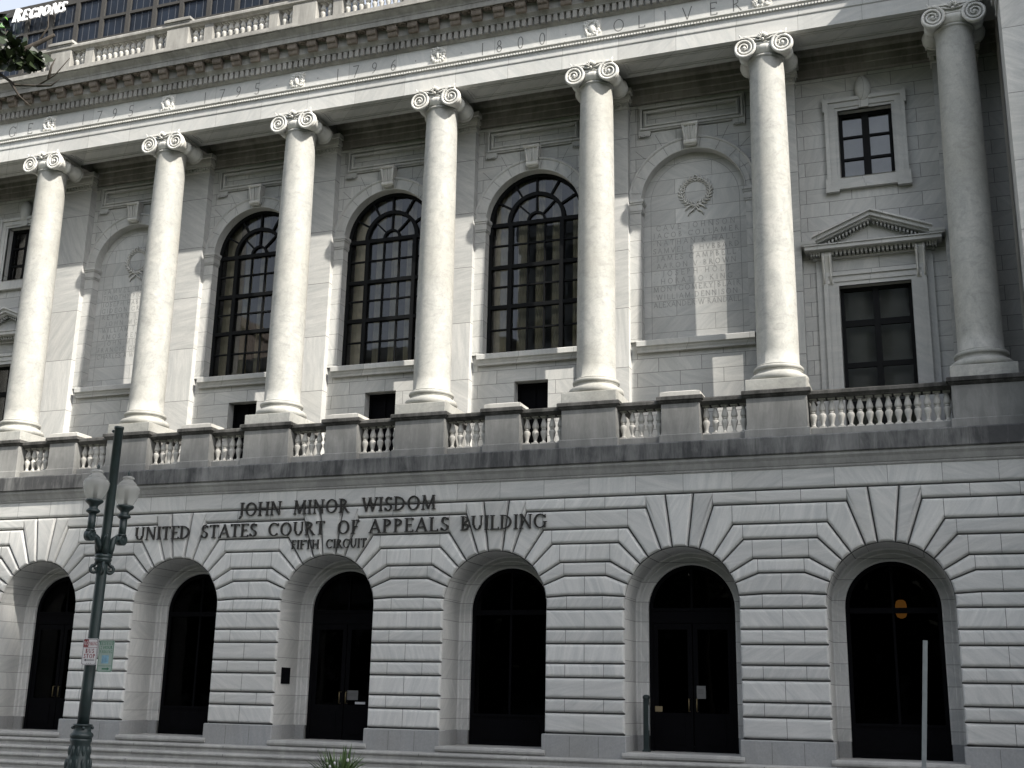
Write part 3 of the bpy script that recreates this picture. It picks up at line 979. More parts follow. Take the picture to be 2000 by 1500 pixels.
# end bay door and window
def sash(xc, hw, z0, z1, mw, rows, name):
    f = MB()
    y0, y1 = 2.46, 2.54
    fw = .085
    f.box(xc - hw, xc - hw + fw, y0, y1, z0, z1); f.box(xc + hw - fw, xc + hw, y0, y1, z0, z1)
    f.box(xc - hw + fw, xc + hw - fw, y0, y1, z1 - fw, z1); f.box(xc - hw + fw, xc + hw - fw, y0, y1, z0, z0 + fw)
    f.box(xc - mw / 2, xc + mw / 2, y0 - .01, y1, z0 + fw, z1 - fw)
    for z, h in rows:
        f.box(xc - hw + fw, xc + hw - fw, y0 + .01, y1, z - h / 2, z + h / 2)
    o = f.build(name, M['frame'], court)
    MB().box(xc - hw + .03, xc + hw - .03, y1 - .03, y1 - .022, z0 + .03, z1 - .03).build("pane", M['glass'], o)
    MB().box(xc - hw, xc + hw, 2.74, 2.75, z0, z1).build("blind", M['blind'], o)
for xc in END:
    sash(xc, .80, 6.30, 10.15, .14, [(9.28, .15), (8.27, .12), (7.35, .12)], "french_window")
    sash(xc, .62, 12.87, 14.62, .17, [(14.0, .05), (13.42, .06)], "upper_window")
    t = MB()
    for (hw0, hw1, y) in ((.80, .90, 2.24), (.90, 1.04, 2.215), (1.04, 1.14, 2.18)):
        for s in (-1, 1):
            a, b = sorted((xc + s * hw0, xc + s * hw1)); t.box(a, b, y, 2.31, 6.3, 10.15 + hw0 - .80)
        t.box(xc - hw1, xc + hw1, y, 2.31, 10.15 + hw0 - .80, 10.15 + hw1 - .80)
    for s in (-1, 1):
        a, b = sorted((xc + s * 1.142, xc + s * 1.30)); t.box(a, b, 2.25, 2.31, 6.3, 10.95)
    t.build("door_surround", M['trim'], court)
    pe = MB()
    # bed mould, corona and raking cornice of the pediment
    pe.box(xc - 1.36, xc + 1.36, 2.20, 2.31, 10.83, 10.872)
    for i in range(20):
        xx = xc - .90 + i * (1.80 / 19)
        pe.box(xx - .028, xx + .028, 2.06, 2.25, 10.88, 10.96)
    for s in (-1, 1):
        for i in range(4):
            xx = xc + s * (1.20 + i * .06); pe.box(xx - .02, xx + .02, 2.06, 2.25, 10.88, 10.96)
    pe.box(xc - 1.42, xc + 1.42, 2.04, 2.31, 10.961, 10.985)
    pe.box(xc - 1.52, xc + 1.52, 1.90, 2.31, 10.986, 11.075)
    pe.box(xc - 1.55, xc + 1.55, 1.87, 2.31, 11.076, 11.10)
    for s in (-1, 1):
        pe.extrude_x([(2.31, 11.10), (1.93, 11.10), (1.90, 11.15), (1.89, 11.21), (2.31, 11.24)], min(xc + s * 1.26, xc + s * 1.60), max(xc + s * 1.26, xc + s * 1.60))
        A, Z0, ZA = 1.34, 11.12, 11.66
        for d0, d1, y in ((0, .055, 1.98), (.055, .15, 1.90), (.15, .20, 1.84)):
            q = [(xc + s * (A + .0), Z0 + d0), (xc, ZA + d0), (xc, ZA + d1), (xc + s * A, Z0 + d1)]
            pe.extrude_y(q if s < 0 else q[::-1], y, 2.31)
        for i in range(13):
            k = (i + .7) / 13.5
            xx, zz = xc + s * (1.10 * (1 - k)), 11.14 + (ZA - 11.16) * k + .02
            pe.box(xx - .022, xx + .022, 2.06, 2.25, zz - .06, zz + .01)
    pe.add([(xc - 1.3, 2.22, 11.10), (xc + 1.3, 2.22, 11.10), (xc, 2.22, 11.66)], [(0, 1, 2)])
    po = pe.build("pediment", M['trim'], court)
    for s in (-1, 1):
        cb = MB()
        cx = xc + s * 1.04
        prof = [(2.31, 10.17), (2.23, 10.17), (2.19, 10.20), (2.18, 10.25), (2.21, 10.30), (2.20, 10.45), (2.15, 10.62), (2.08, 10.78), (2.04, 10.86), (2.05, 10.94), (2.09, 10.985), (2.31, 10.985)]
        cb.extrude_x(prof, cx - .115, cx + .115)
        for q in (-.075, .075):
            cb.tube([(cx + q, 2.175, 10.22), (cx + q, 2.185, 10.45), (cx + q, 2.125, 10.66), (cx + q, 2.045, 10.82), (cx + q, 2.035, 10.93)], .028, 6)
        cb.build("console_bracket", M['carved'], po)
    w = MB()
    for (a0, a1, y) in ((.62, .70, 2.25), (.70, .84, 2.22), (.84, .93, 2.18)):
        d0, d1 = a0 - .62, a1 - .62
        for s in (-1, 1):
            a, b = sorted((xc + s * a0, xc + s * a1)); w.box(a, b, y, 2.31, 12.87 - d0, 14.62 + d0)
        w.box(xc - a1, xc + a1, y, 2.31, 14.62 + d0, 14.62 + d1); w.box(xc - a1, xc + a1, y, 2.31, 12.87 - d1, 12.87 - d0)
    for s in (-1, 1):
        a, b = sorted((xc + s * .66, xc + s * .98)); w.box(a, b, 2.17, 2.31, 12.50, 12.60); w.box(min(xc + s * .9, xc + s * .97), max(xc + s * .9, xc + s * .97), 2.175, 2.31, 12.60, 12.85)
        w.box(min(xc + s * .9, xc + s * .965), max(xc + s * .9, xc + s * .965), 2.175, 2.31, 14.62, 14.98)
    wo = w.build("window_surround", M['trim'], court)
    ov = MB(); ov.blob((xc, 2.24, 15.13), (.195, .15, .35), 24, 14)
    ov.extrude_y([(xc - .11, 14.63), (xc + .11, 14.63), (xc + .12, 14.96), (xc - .12, 14.96)], 2.195, 2.31)
    ov.build("cartouche", M['trim'], wo)
# wall entablature and portico ceiling
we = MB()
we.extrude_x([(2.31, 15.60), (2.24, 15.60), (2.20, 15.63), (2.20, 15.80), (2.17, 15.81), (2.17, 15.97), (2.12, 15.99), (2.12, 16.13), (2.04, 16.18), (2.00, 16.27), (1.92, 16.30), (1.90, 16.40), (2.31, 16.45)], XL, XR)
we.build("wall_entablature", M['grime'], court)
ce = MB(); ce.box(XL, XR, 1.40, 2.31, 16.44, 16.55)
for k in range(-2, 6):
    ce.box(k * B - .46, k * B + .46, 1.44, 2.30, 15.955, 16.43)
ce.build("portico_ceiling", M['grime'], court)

# ---------------------------------------------------------------- lettering (own stroke alphabet)
TK, TN = .15, .075
def L(x0, y0, x1, y1, w=TK): return ('l', x0, y0, x1, y1, w)
def A(cx, cy, rx, ry, a0, a1): return ('a', cx, cy, rx, ry, a0, a1)
def SF(*xy): return [('s', x, y, h) for x, y, h in xy]
GL = {
 'A': (.78, [L(.05, 0, .40, 1, TN), L(.37, 1, .72, 0), L(.17, .34, .58, .34, TN)] + SF((.06, 0, .10), (.72, 0, .12))),
 'B': (.66, [L(.15, 0, .15, 1), A(.18, .76, .34, .24, -90, 90), A(.18, .26, .42, .26, -90, 90)] + SF((.12, 0, .12), (.12, 1, .12))),
 'C': (.84, [A(.46, .5, .42, .5, 42, 318), L(.78, .72, .78, .95, TN)]),
 'D': (.84, [L(.15, 0, .15, 1), A(.2, .5, .58, .5, -90, 90)] + SF((.12, 0, .12), (.12, 1, .12))),
 'E': (.62, [L(.15, 0, .15, 1), L(.12, .97, .56, .97, TN), L(.12, .53, .48, .53, TN), L(.12, .03, .58, .03, TN), L(.56, .84, .56, 1, TN), L(.58, 0, .58, .17, TN)] + SF((.10, 0, .10), (.10, 1, .10))),
 'F': (.58, [L(.15, 0, .15, 1), L(.12, .97, .54, .97, TN), L(.12, .52, .46, .52, TN), L(.54, .84, .54, 1, TN)] + SF((.15, 0, .15), (.10, 1, .10))),
 'G': (.88, [A(.46, .5, .42, .5, 42, 320), L(.78, .72, .78, .95, TN), L(.76, .05, .76, .42)] + SF((.76, .42, .13),)),
 'H': (.86, [L(.15, 0, .15, 1), L(.71, 0, .71, 1), L(.15, .52, .71, .52, TN)] + SF((.15, 0, .14), (.15, 1, .14), (.71, 0, .14), (.71, 1, .14))),
 'I': (.34, [L(.17, 0, .17, 1)] + SF((.17, 0, .14), (.17, 1, .14))),
 'J': (.42, [L(.25, .05, .25, 1), A(.06, .02, .19, .22, -90, 0)] + SF((.25, 1, .14),)),
 'K': (.78, [L(.15, 0, .15, 1), L(.18, .45, .66, 1, TN), L(.30, .55, .70, 0)] + SF((.15, 0, .14), (.15, 1, .14), (.66, 1, .11), (.70, 0, .10))),
 'L': (.60, [L(.15, 0, .15, 1), L(.12, .03, .56, .03, TN), L(.56, 0, .56, .17, TN)] + SF((.10, 0, .10), (.15, 1, .14))),
 'M': (.98, [L(.12, 0, .18, 1, TN), L(.18, 1, .49, .05), L(.49, .05, .80, 1, TN), L(.80, 1, .86, 0)] + SF((.12, 0, .11), (.86, 0, .13), (.16, 1, .10), (.82, 1, .10))),
 'N': (.86, [L(.14, 0, .14, 1, TN), L(.14, 1, .72, .02), L(.72, 0, .72, 1, TN)] + SF((.14, 0, .12), (.12, 1, .11), (.72, 1, .12))),
 'O': (.94, [A(.47, .5, .42, .5, 0, 360)]),
 'P': (.62, [L(.15, 0, .15, 1), A(.18, .73, .38, .27, -90, 90)] + SF((.15, 0, .14), (.12, 1, .12))),
 'Q': (.94, [A(.47, .5, .42, .5, 0, 360), L(.5, .08, .85, -.12, TN)]),
 'R': (.72, [L(.15, 0, .15, 1), A(.18, .75, .36, .25, -90, 90), L(.32, .50, .68, 0)] + SF((.15, 0, .14), (.12, 1, .12), (.69, 0, .09))),
 'S': (.60, [A(.30, .74, .23, .26, 30, 270), A(.30, .255, .26, .255, -150, 90), L(.50, .78, .50, .95, TN), L(.07, .05, .07, .25, TN)]),
 'T': (.72, [L(.36, 0, .36, 1), L(.05, .97, .67, .97, TN), L(.06, .82, .06, 1, TN), L(.66, .82, .66, 1, TN)] + SF((.36, 0, .15),)),
 'U': (.84, [L(.15, .32, .15, 1), A(.42, .32, .27, .32, 180, 360), L(.69, .32, .69, 1, TN)] + SF((.15, 1, .14), (.69, 1, .12))),
 'V': (.78, [L(.07, 1, .39, 0), L(.39, 0, .71, 1, TN)] + SF((.08, 1, .12), (.71, 1, .10))),
 'W': (1.10, [L(.07, 1, .33, 0), L(.33, 0, .56, 1, TN), L(.54, 1, .79, 0), L(.79, 0, 1.03, 1, TN)] + SF((.08, 1, .12), (.55, 1, .10), (1.03, 1, .10))),
 'X': (.76, [L(.08, 1, .68, 0), L(.08, 0, .68, 1, TN)] + SF((.08, 1, .11), (.68, 0, .11), (.08, 0, .1), (.68, 1, .1))),
 'Y': (.74, [L(.07, 1, .37, .48), L(.37, .48, .67, 1, TN), L(.37, 0, .37, .5)] + SF((.08, 1, .12), (.67, 1, .1), (.37, 0, .14))),
 'Z': (.68, [L(.08, .97, .62, .97, TN), L(.62, 1, .06, 0), L(.06, .03, .62, .03, TN)]),
 '0': (.62, [A(.31, .5, .26, .5, 0, 360)]), '1': (.34, [L(.17, 0, .17, 1)]),
 '2': (.58, [A(.29, .72, .23, .28, -20, 170), L(.50, .62, .06, .03, TN), L(.06, .03, .54, .03)]),
 '5': (.56, [L(.14, .97, .50, .97, TN), L(.16, 1, .12, .55, TN), A(.24, .30, .27, .30, -140, 115)]),
 '6': (.60, [A(.30, .28, .24, .28, 0, 360), A(.62, .30, .56, .68, 108, 182)]),
 '7': (.56, [L(.04, .97, .54, .97, TN), L(.53, 1, .20, 0)]),
 '8': (.58, [A(.29, .75, .20, .25, 0, 360), A(.29, .27, .25, .27, 0, 360)]),
 '9': (.60, [A(.30, .72, .24, .28, 0, 360), A(-.02, .70, .56, .68, -72, 2)]),
 '.': (.30, [('d', .15, .5)]), ' ': (.40, []), '-': (.4, [L(.05, .5, .35, .5)]),
}
def glyph(mb, ch, x, z, h, y, wt=1.0, mono=None, depth=.0, serif=True, sx=1.0, slant=0.0, flip=False, ax=None):
    """writes one letter; returns its advance. ax(px, pz, y) -> 3D point"""
    ax = ax or (lambda px, pz, py: (px, py, pz))
    adv, strokes = GL[ch]
    eps = [0]
    def ribbon(pts, ws):
        n = len(pts)
        if mono: ws = [mono] * n
        lo, hi = [], []
        for i in range(n):
            a, b = pts[max(i - 1, 0)], pts[min(i + 1, n - 1)]
            dx, dz = b[0] - a[0], b[1] - a[1]
            l = math.hypot(dx, dz) or 1
            nx, nz = -dz / l * ws[i] / 2, dx / l * ws[i] / 2
            lo.append((pts[i][0] - nx, pts[i][1] - nz)); hi.append((pts[i][0] + nx, pts[i][1] + nz))
        yy = y - depth - eps[0] * .0004
        eps[0] += 1
        T = lambda p, py: ax(x + (p[0] + slant * p[1]) * h * sx, z + p[1] * h, py)
        v = [T(p, yy) for p in lo] + [T(p, yy) for p in hi]
        f = [(i, i + 1, n + i + 1, n + i) for i in range(n - 1)]
        if depth > 0:
            v += [T(p, y) for p in lo] + [T(p, y) for p in hi]
            for i in range(n - 1):
                f += [(2 * n + i, 2 * n + i + 1, i + 1, i), (n + i, n + i + 1, 3 * n + i + 1, 3 * n + i)]
            f += [(0, n, 3 * n, 2 * n), (n - 1, 3 * n - 1, 4 * n - 1, 2 * n - 1)]
        mb.add(v, f)
    for s in strokes:
        if s[0] == 'l':
            ribbon([(s[1], s[2]), (s[3], s[4])], [s[5] * wt] * 2)
        elif s[0] == 's':
            if serif:
                zz = s[2] + (.025 if s[2] < .5 else -.025)
                ribbon([(s[1] - s[3], zz), (s[1] + s[3], zz)], [.05] * 2)
        elif s[0] == 'd':
            ribbon([(s[1] - .05, s[2]), (s[1] + .05, s[2])], [.1] * 2)
        else:
            _, cx, cy, rx, ry, a0, a1 = s
            n = max(8, int(abs(a1 - a0) / 14))
            wm = TK * wt / 2
            pts, ws = [], []
            for i in range(n + 1):
                t = R(a0 + (a1 - a0) * i / n)
                w = (TN + (TK - TN) * abs(math.cos(t))) * wt
                pts.append((cx + (rx - w / 2) * math.cos(t), cy + (ry - w / 2) * math.sin(t))); ws.append(w)
            ribbon(pts, ws)
    return adv * h * sx
def text_width(s, h, gap, sx=1.0): return sum(GL[c][0] * h * sx + gap for c in s) - gap
def text(mb, s, x0, x1, z, h, y, sx=None, **kw):
    """letters spread so that the line runs from x0 to x1"""
    kw2 = dict(kw)
    sx = sx or 1.0
    nat = sum(GL[c][0] * h * sx for c in s)
    gap = (x1 - x0 - nat) / max(1, len(s) - 1)
    x = x0
    for c in s:
        x += glyph(mb, c, x, z, h, y, sx=sx, **kw2) + gap

# bronze lettering over the arches
sign = empty("bronze_wall_lettering", (6.3, 0, 4.4))
tag(sign, "dark bronze raised letters naming the court, fixed to the marble above the ground floor arches", "lettering")
def line(words, z, h, name):
    for w, x0, x1 in words:
        mb = MB()
        nat = sum(GL[c][0] for c in w) * h
        text(mb, w, x0, x1, z, h, -.012, depth=.035, wt=.84, sx=min(1.15, (x1 - x0) / nat * .93))
        mb.build(name, M['bronze'], sign, loc=(0, 0, 0))
for o_args in (([("JOHN", 3.77, 4.97), ("MINOR", 5.30, 6.79), ("WISDOM", 7.14, 9.03)], 4.87, .335, "bronze_word"),
               ([("UNITED", .77, 2.42), ("STATES", 2.73, 4.34), ("COURT", 4.64, 6.19), ("OF", 6.52, 7.09), ("APPEALS", 7.36, 9.39), ("BUILDING", 9.67, 11.73)], 4.36, .325, "bronze_word"),
               ([("FIFTH", 5.31, 6.06), ("CIRCUIT", 6.24, 7.31)], 4.032, .215, "bronze_word")):
    line(*o_args)
for ch in sign.children:
    ch.location = (-6.3, 0, -4.4)

# ---------------------------------------------------------------- entablature
en = MB()
PY = .52
en.extrude_x([(1.44, 15.955), (PY, 15.955), (PY, 16.34), (PY - .018, 16.345), (PY - .024, 16.365), (PY - .024, 16.535), (PY - .030, 16.545), (PY - .035, 16.61), (PY - .075, 16.64), (PY - .095, 16.648), (PY - .095, 16.675), (PY - .002, 16.69), (1.44, 16.69)], XL, XR)
for k in range(-2, 5):
    so = MB()
    x0, x1 = k * B + .70, (k + 1) * B - .70
    for d, w, hgt in ((0, .04, .02), (.09, .025, .012)):
        for q in ((x0 + d, x1 - d, .68 + d, .68 + d + w), (x0 + d, x1 - d, 1.29 - d - w, 1.29 - d), (x0 + d, x0 + d + w, .68 + d + w, 1.29 - d - w), (x1 - d - w, x1 - d, .68 + d + w, 1.29 - d - w)):
            so.box(q[0], q[1], q[2], q[3], 15.955 - hgt, 15.965)
    so.build("soffit_panel", M['trim'], court)
# bead and reel under the frieze
br = MB()
x = -9.2
while x < XR:
    br.box(x, x + .048, PY - .080, PY - .03, 16.550, 16.592)
    x += .075
eo = en.build("architrave", M['trim'], court, extra=[(br, M['carved'])])
fz = MB()
fz.extrude_x([(1.44, 16.692), (PY, 16.692), (PY, 17.215), (1.44, 17.215)], XL, XR)
lt = MB()
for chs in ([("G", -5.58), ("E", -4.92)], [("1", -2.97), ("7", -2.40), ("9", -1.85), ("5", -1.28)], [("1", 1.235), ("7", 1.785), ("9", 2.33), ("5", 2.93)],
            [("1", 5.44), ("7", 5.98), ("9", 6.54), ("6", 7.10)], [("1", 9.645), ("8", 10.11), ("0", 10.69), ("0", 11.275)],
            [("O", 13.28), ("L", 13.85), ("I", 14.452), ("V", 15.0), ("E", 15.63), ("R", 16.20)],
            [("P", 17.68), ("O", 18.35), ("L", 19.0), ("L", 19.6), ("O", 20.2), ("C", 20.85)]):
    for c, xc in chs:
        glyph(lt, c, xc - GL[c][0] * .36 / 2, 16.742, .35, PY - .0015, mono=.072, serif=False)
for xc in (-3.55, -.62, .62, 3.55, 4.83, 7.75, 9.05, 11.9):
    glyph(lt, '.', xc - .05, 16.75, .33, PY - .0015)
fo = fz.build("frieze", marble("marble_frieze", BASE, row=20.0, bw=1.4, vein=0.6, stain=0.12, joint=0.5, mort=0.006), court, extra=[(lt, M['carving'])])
for k in range(-2, 6):
    em = MB()
    q = random.Random(50 + k)
    xc = k * B
    for i in range(16):
        a = 2 * PI * i / 16
        em.blob((xc + .17 * math.cos(a), PY - .02, 16.95 + .19 * math.sin(a)), (.045 + .02 * q.random(), .05, .045 + .02 * q.random()), 7, 5)
    for i in range(22):
        em.blob((xc + q.uniform(-.2, .2), PY - .015, 16.95 + q.uniform(-.22, .22)), (q.uniform(.02, .04), q.uniform(.04, .07), q.uniform(.03, .06)), 7, 5, tilt=q.uniform(-1.2, 1.2))
    em.box(xc - .235, xc + .235, PY - .012, PY + .01, 16.695, 17.205)
    kind = k % 3
    if kind == 0:        # shield with leaves
        em.blob((xc, PY - .02, 16.93), (.10, .075, .15), 12, 8)
        for s in (-1, 1):
            for i in range(6):
                t = -1.1 + i * .42
                em.blob((xc + s * (.13 + .03 * math.cos(t * 2)), PY - .02, 16.94 + .19 * math.sin(t)), (.035, .05, .075), 8, 5, tilt=s * (.5 + t * .5))
        em.blob((xc, PY - .02, 17.13), (.09, .05, .04), 8, 5)
    elif kind == 1:      # eagle
        em.blob((xc, PY - .03, 16.90), (.07, .08, .13), 10, 6); em.blob((xc + .015, PY - .05, 17.06), (.04, .05, .045), 8, 5)
        for s in (-1, 1):
            for i in range(5):
                em.blob((xc + s * (.08 + .03 * i), PY - .02, 17.0 - .035 * i), (.022, .045, .12 - .01 * i), 8, 5, tilt=s * (.25 + .08 * i))
            em.tube([(xc + s * .05, PY - .04, 16.79), (xc + s * .14, PY - .05, 16.75), (xc + s * .19, PY - .03, 16.80)], [.03, .025, .015], 6)
    else:                # twin scrolls
        for s in (-1, 1):
            em.tube([(xc + s * (.11 + .085 * math.cos(t * .8) * (1 - t / 12)), PY - .03, 16.84 + .085 * math.sin(t * .8) * (1 - t / 12)) for t in range(11)], .022, 6)
            em.tube([(xc + s * (.09 + .06 * math.cos(t * .8) * (1 - t / 12)), PY - .03, 17.06 + .06 * math.sin(t * .8) * (1 - t / 12)) for t in range(11)], .018, 6)
        em.blob((xc, PY - .03, 16.95), (.05, .06, .13), 10, 6)
    em.build("frieze_emblem", M['carved'], fo)
# cornice
co = MB()
co.extrude_x([(1.44, 17.217), (PY - .02, 17.217), (PY - .05, 17.235), (PY - .075, 17.26), (PY - .09, 17.27), (PY - .09, 17.47), (PY - .17, 17.475), (PY - .175, 17.50), (PY - .20, 17.53), (PY - .235, 17.565), (PY - .25, 17.575),
              (PY - .25, 17.80), (PY - .27, 17.845), (.065, 17.86), (.06, 17.845), (.038, 17.845), (.038, 17.985), (.020, 17.99), (.020, 18.015), (.0, 18.045), (-.045, 18.085), (-.095, 18.125), (-.125, 18.145), (-.125, 18.168), (-.168, 18.172), (-.168, 18.21), (1.44, 18.30)], XL, XR)
de = MB()
x = XL + .06
while x < XR - .1:
    de.box(x, x + .105, PY - .165, PY - .08, 17.275, 17.466)
    x += .17
coo = co.build("cornice", M['cornice'], court, extra=[(de, M['cornice'])])
m0 = MB()
prof = [(PY - .26, 17.60), (PY - .30, 17.585), (PY - .345, 17.60), (PY - .365, 17.645), (PY - .37, 17.69), (PY - .385, 17.715), (PY - .41, 17.71), (PY - .425, 17.73), (PY - .43, 17.76), (PY - .43, 17.80), (PY - .44, 17.81), (PY - .44, 17.855), (PY - .26, 17.855)]
m0.extrude_x([(y, z - .03 if z < 17.78 else z) for y, z in prof], -.135, .135)
for q in (-.10, -.035, .035, .10):
    m0.tube([(q, PY - .28, 17.60), (q, PY - .335, 17.60), (q, PY - .36, 17.65), (q, PY - .38, 17.70), (q, PY - .41, 17.705), (q, PY - .425, 17.73)], .02, 5)
mod0 = m0.build("modillion", M['modillion'], coo, local=True)
ro = MB()
ro.extrude_y([(-.14, 17.842), (.14, 17.842), (.14, 17.856), (-.14, 17.856)], .085, .255)
ro.lathe([(.115, .0), (.115, -.02), (.085, -.03), (.07, -.005), (.035, -.01), (.03, -.035), (.0, -.04)], (0, .165, 17.842), 16)
ros0 = ro.build("soffit_rosette", M['modillion'], coo, local=True)
n = 0
for i in range(-13, 37):
    x = i * .6
    if x < -7.9 or x > 21.7: continue
    o = mod0 if n == 0 else copy_tree(mod0, coo); o.location = (x, 0, 0)
    o = ros0 if n == 0 else copy_tree(ros0, coo); o.location = (x + .3, 0, 0)
    n += 1
# roof balustrade
rb = MB()
rb.box(XL, XR, .60, 1.3, 18.2, 18.845)
rb.build("roof_parapet_base", M['cornice'], court)
rr_ = MB()
rr_.extrude_x([(.98, 19.40), (.66, 19.40), (.64, 19.43), (.60, 19.45), (.57, 19.47), (.57, 19.54), (.60, 19.58), (.98, 19.60)], XL, XR)
rr_.build("roof_rail", M['cornice'], court)
for k in range(-2, 6):
    p = MB()
    xc = k * B
    p.bbox(xc - .38, xc + .38, .60, 1.1, 18.846, 19.40, .01); p.bbox(xc - .36, xc + .36, .62, 1.08, 19.40, 19.52, .01)
    for z0, z1, d in ((19.52, 19.56, .03), (19.56, 19.61, .06), (19.61, 19.69, .10), (19.69, 19.74, .05)):
        p.bbox(xc - .36 - d, xc + .36 + d, .62 - d, 1.08 + d, z0, z1, .012)
    po = p.build("roof_pedestal", M['cornice'], court)
    for s in (-1, 1):
        h = MB(); h.bbox(xc + s * 1.02 - .15, xc + s * 1.02 + .15, .66, .94, 18.846, 19.40, .008)
        h.build("half_pier", M['cornice'], court)
rbal = make_baluster(M['baluster'], scale=.825, name="roof_baluster")
first = True
for k in range(-2, 3):
    xs = [.50, .72] + [1.28 + .205 * i for i in range(9)] + [B - .72, B - .50]
    for d in xs:
        x = k * B + d
        if x < -5.2 or x > 10.6: continue
        o = rbal if first else copy_tree(rbal, court)
        first = False
        o.location = (x, .80, 18.846)

# ---------------------------------------------------------------- inscribed tablets
NAMES = {NICHE[1]: ["CAVE.JOHNSON", "JACOB.COLLAMER", ".NATHAN.K.HALL.", "SAMVEL.D.HVBBARD", ".JAMES.CAMPBELL.", ".AARON.V.BROWN.", "..JOSEPH.HOLT..", "..HORATIO.KING..", "MONTGOMERY.BLAIR", ".WILLIAM.DENNISON.", "ALEXANDER.W.RANDALL"],
         NICHE[0]: ["SAMVEL.OSGOOD", "TIMOTHY.PICKERING", "JOSEPH.HABERSHAM", "GIDEON.GRANGER", "RETVRN.I.MEIGS", ".JOHN.MCLEAN.", ".WILLIAM.T.BARRY.", "AMOS.KENDALL", "..JOHN.M.NILES..", "FRANCIS.GRANGER", "CHARLES.A.WICKLIFFE"]}
TY = 2.50
for xc in NICHE:
    tb = arch_pane(xc, ZS, 1.315, 9.20, TY, 32)
    bl = MB()
    n = 30
    pts = [(1.12, 9.25)] + [(1.12 * math.cos(PI * i / n), 12.89 + 1.12 * math.sin(PI * i / n)) for i in range(n + 1)] + [(-1.12, 9.25)]
    for i in range(len(pts) - 1):
        a, b = pts[i], pts[i + 1]
        k = .006 / 1.12
        def off(p, s):
            if p[1] < 12.89: return (p[0] * (1 + s * k), p[1])
            return (p[0] * (1 + s * k), 12.89 + (p[1] - 12.89) * (1 + s * k))
        q = [off(a, -1), off(b, -1), off(b, 1), off(a, 1)]
        bl.add([(xc + x, TY - .002, z) for x, z in q], [(0, 1, 2, 3)])
    wmax = max(sum(GL[c][0] * .165 for c in s) for s in NAMES[xc])
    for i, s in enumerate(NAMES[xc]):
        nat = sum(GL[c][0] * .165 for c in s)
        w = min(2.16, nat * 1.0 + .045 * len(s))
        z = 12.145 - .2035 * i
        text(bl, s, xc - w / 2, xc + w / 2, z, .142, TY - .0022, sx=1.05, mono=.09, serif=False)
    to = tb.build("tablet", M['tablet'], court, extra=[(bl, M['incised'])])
    wr = MB()
    wc = (xc + .03, 13.10)
    for i in range(26):
        t = -PI / 2 + 2 * PI * (i + .5) / 26
        sgn = 1 if math.cos(t) > 0 else -1
        tx_, tz_ = -math.sin(t) * sgn, math.cos(t) * sgn
        for dr, tl in ((.315, -.75), (.40, .75), (.36, 0.0)):
            wr.blob((wc[0] + dr * math.cos(t), TY - .015, wc[1] + dr * math.sin(t)), (.019, .034, .070), 7, 5, tilt=math.atan2(tx_, tz_) + sgn * tl)
    for s in (-1, 1):
        wr.tube([(wc[0], TY - .02, 12.70), (wc[0] + s * .10, TY - .03, 12.74), (wc[0] + s * .2, TY - .03, 12.68), (wc[0] + s * .27, TY - .02, 12.60)], [.02, .028, .024, .01], 6)
        wr.tube([(wc[0], TY - .02, 12.70), (wc[0] + s * .06, TY - .03, 12.60), (wc[0] + s * .16, TY - .03, 12.54), (wc[0] + s * .2, TY - .02, 12.45)], [.02, .024, .02, .01], 6)
    wr.blob((wc[0], TY - .02, 12.70), (.04, .04, .035), 8, 5)
    wr.build("laurel_wreath", M['carved'], to)

# ---------------------------------------------------------------- projecting end pavilions
for s, x0, x1 in ((1, XR, XR + 9), (-1, XL - 9, XL)):
    p = MB()
    p.box(x0, x1, -.45, 2.6, -1.25, 16.69)
    p.box(x0 - .0, x1, -.42, 2.6, 16.69, 17.22)
    xi = x0 if s > 0 else x1
    p.box(x0, x1, -.50, 2.0, 17.22, 17.55)
    p.box(x0 - (.0 if s < 0 else 1.35), x1 + (1.35 if s < 0 else 0), -.75, .50, 18.0, 18.30)
    p.box(x0 - (.0 if s < 0 else 1.1), x1 + (1.1 if s < 0 else 0), -.45, .515, 17.70, 17.999)
    p.box(x0, x1, -.62, 2.6, 17.551, 17.999)
    p.box(x0, x1, -.45, 2.6, 18.3, 19.6)
    a, b = sorted((xi - s * .06, xi + s * 1.0)); p.box(a, b, -.49, .35, 6.2, 15.4)
    for z0, z1, d in ((15.4, 15.46, .10), (15.60, 15.70, .10), (15.70, 15.95, .16)):
        a, b = sorted((xi - s * d, xi + s * 1.0)); p.box(a, b, -.45 - d, .35 + d * .3, z0, z1)
    p.build("end_pavilion", M['pilaster'], court)
# roof slab closing the building behind the parapet, end and rear walls
bk = MB(); bk.box(XL - 9, XR + 9, 1.45, 30, 17.6, 18.2); bk.box(XL - 9, XR + 9, 29, 30, -1.2, 17.6)
bk.box(XL - 9, XL - 8.5, 2.6, 29, -1.2, 17.6); bk.box(XR + 8.5, XR + 9, 2.6, 29, -1.2, 17.6)
bk.box(XL, XR, 6.2, 6.4, -.4, 17.6)
bk.build("rear_mass", M['cornice'], court)

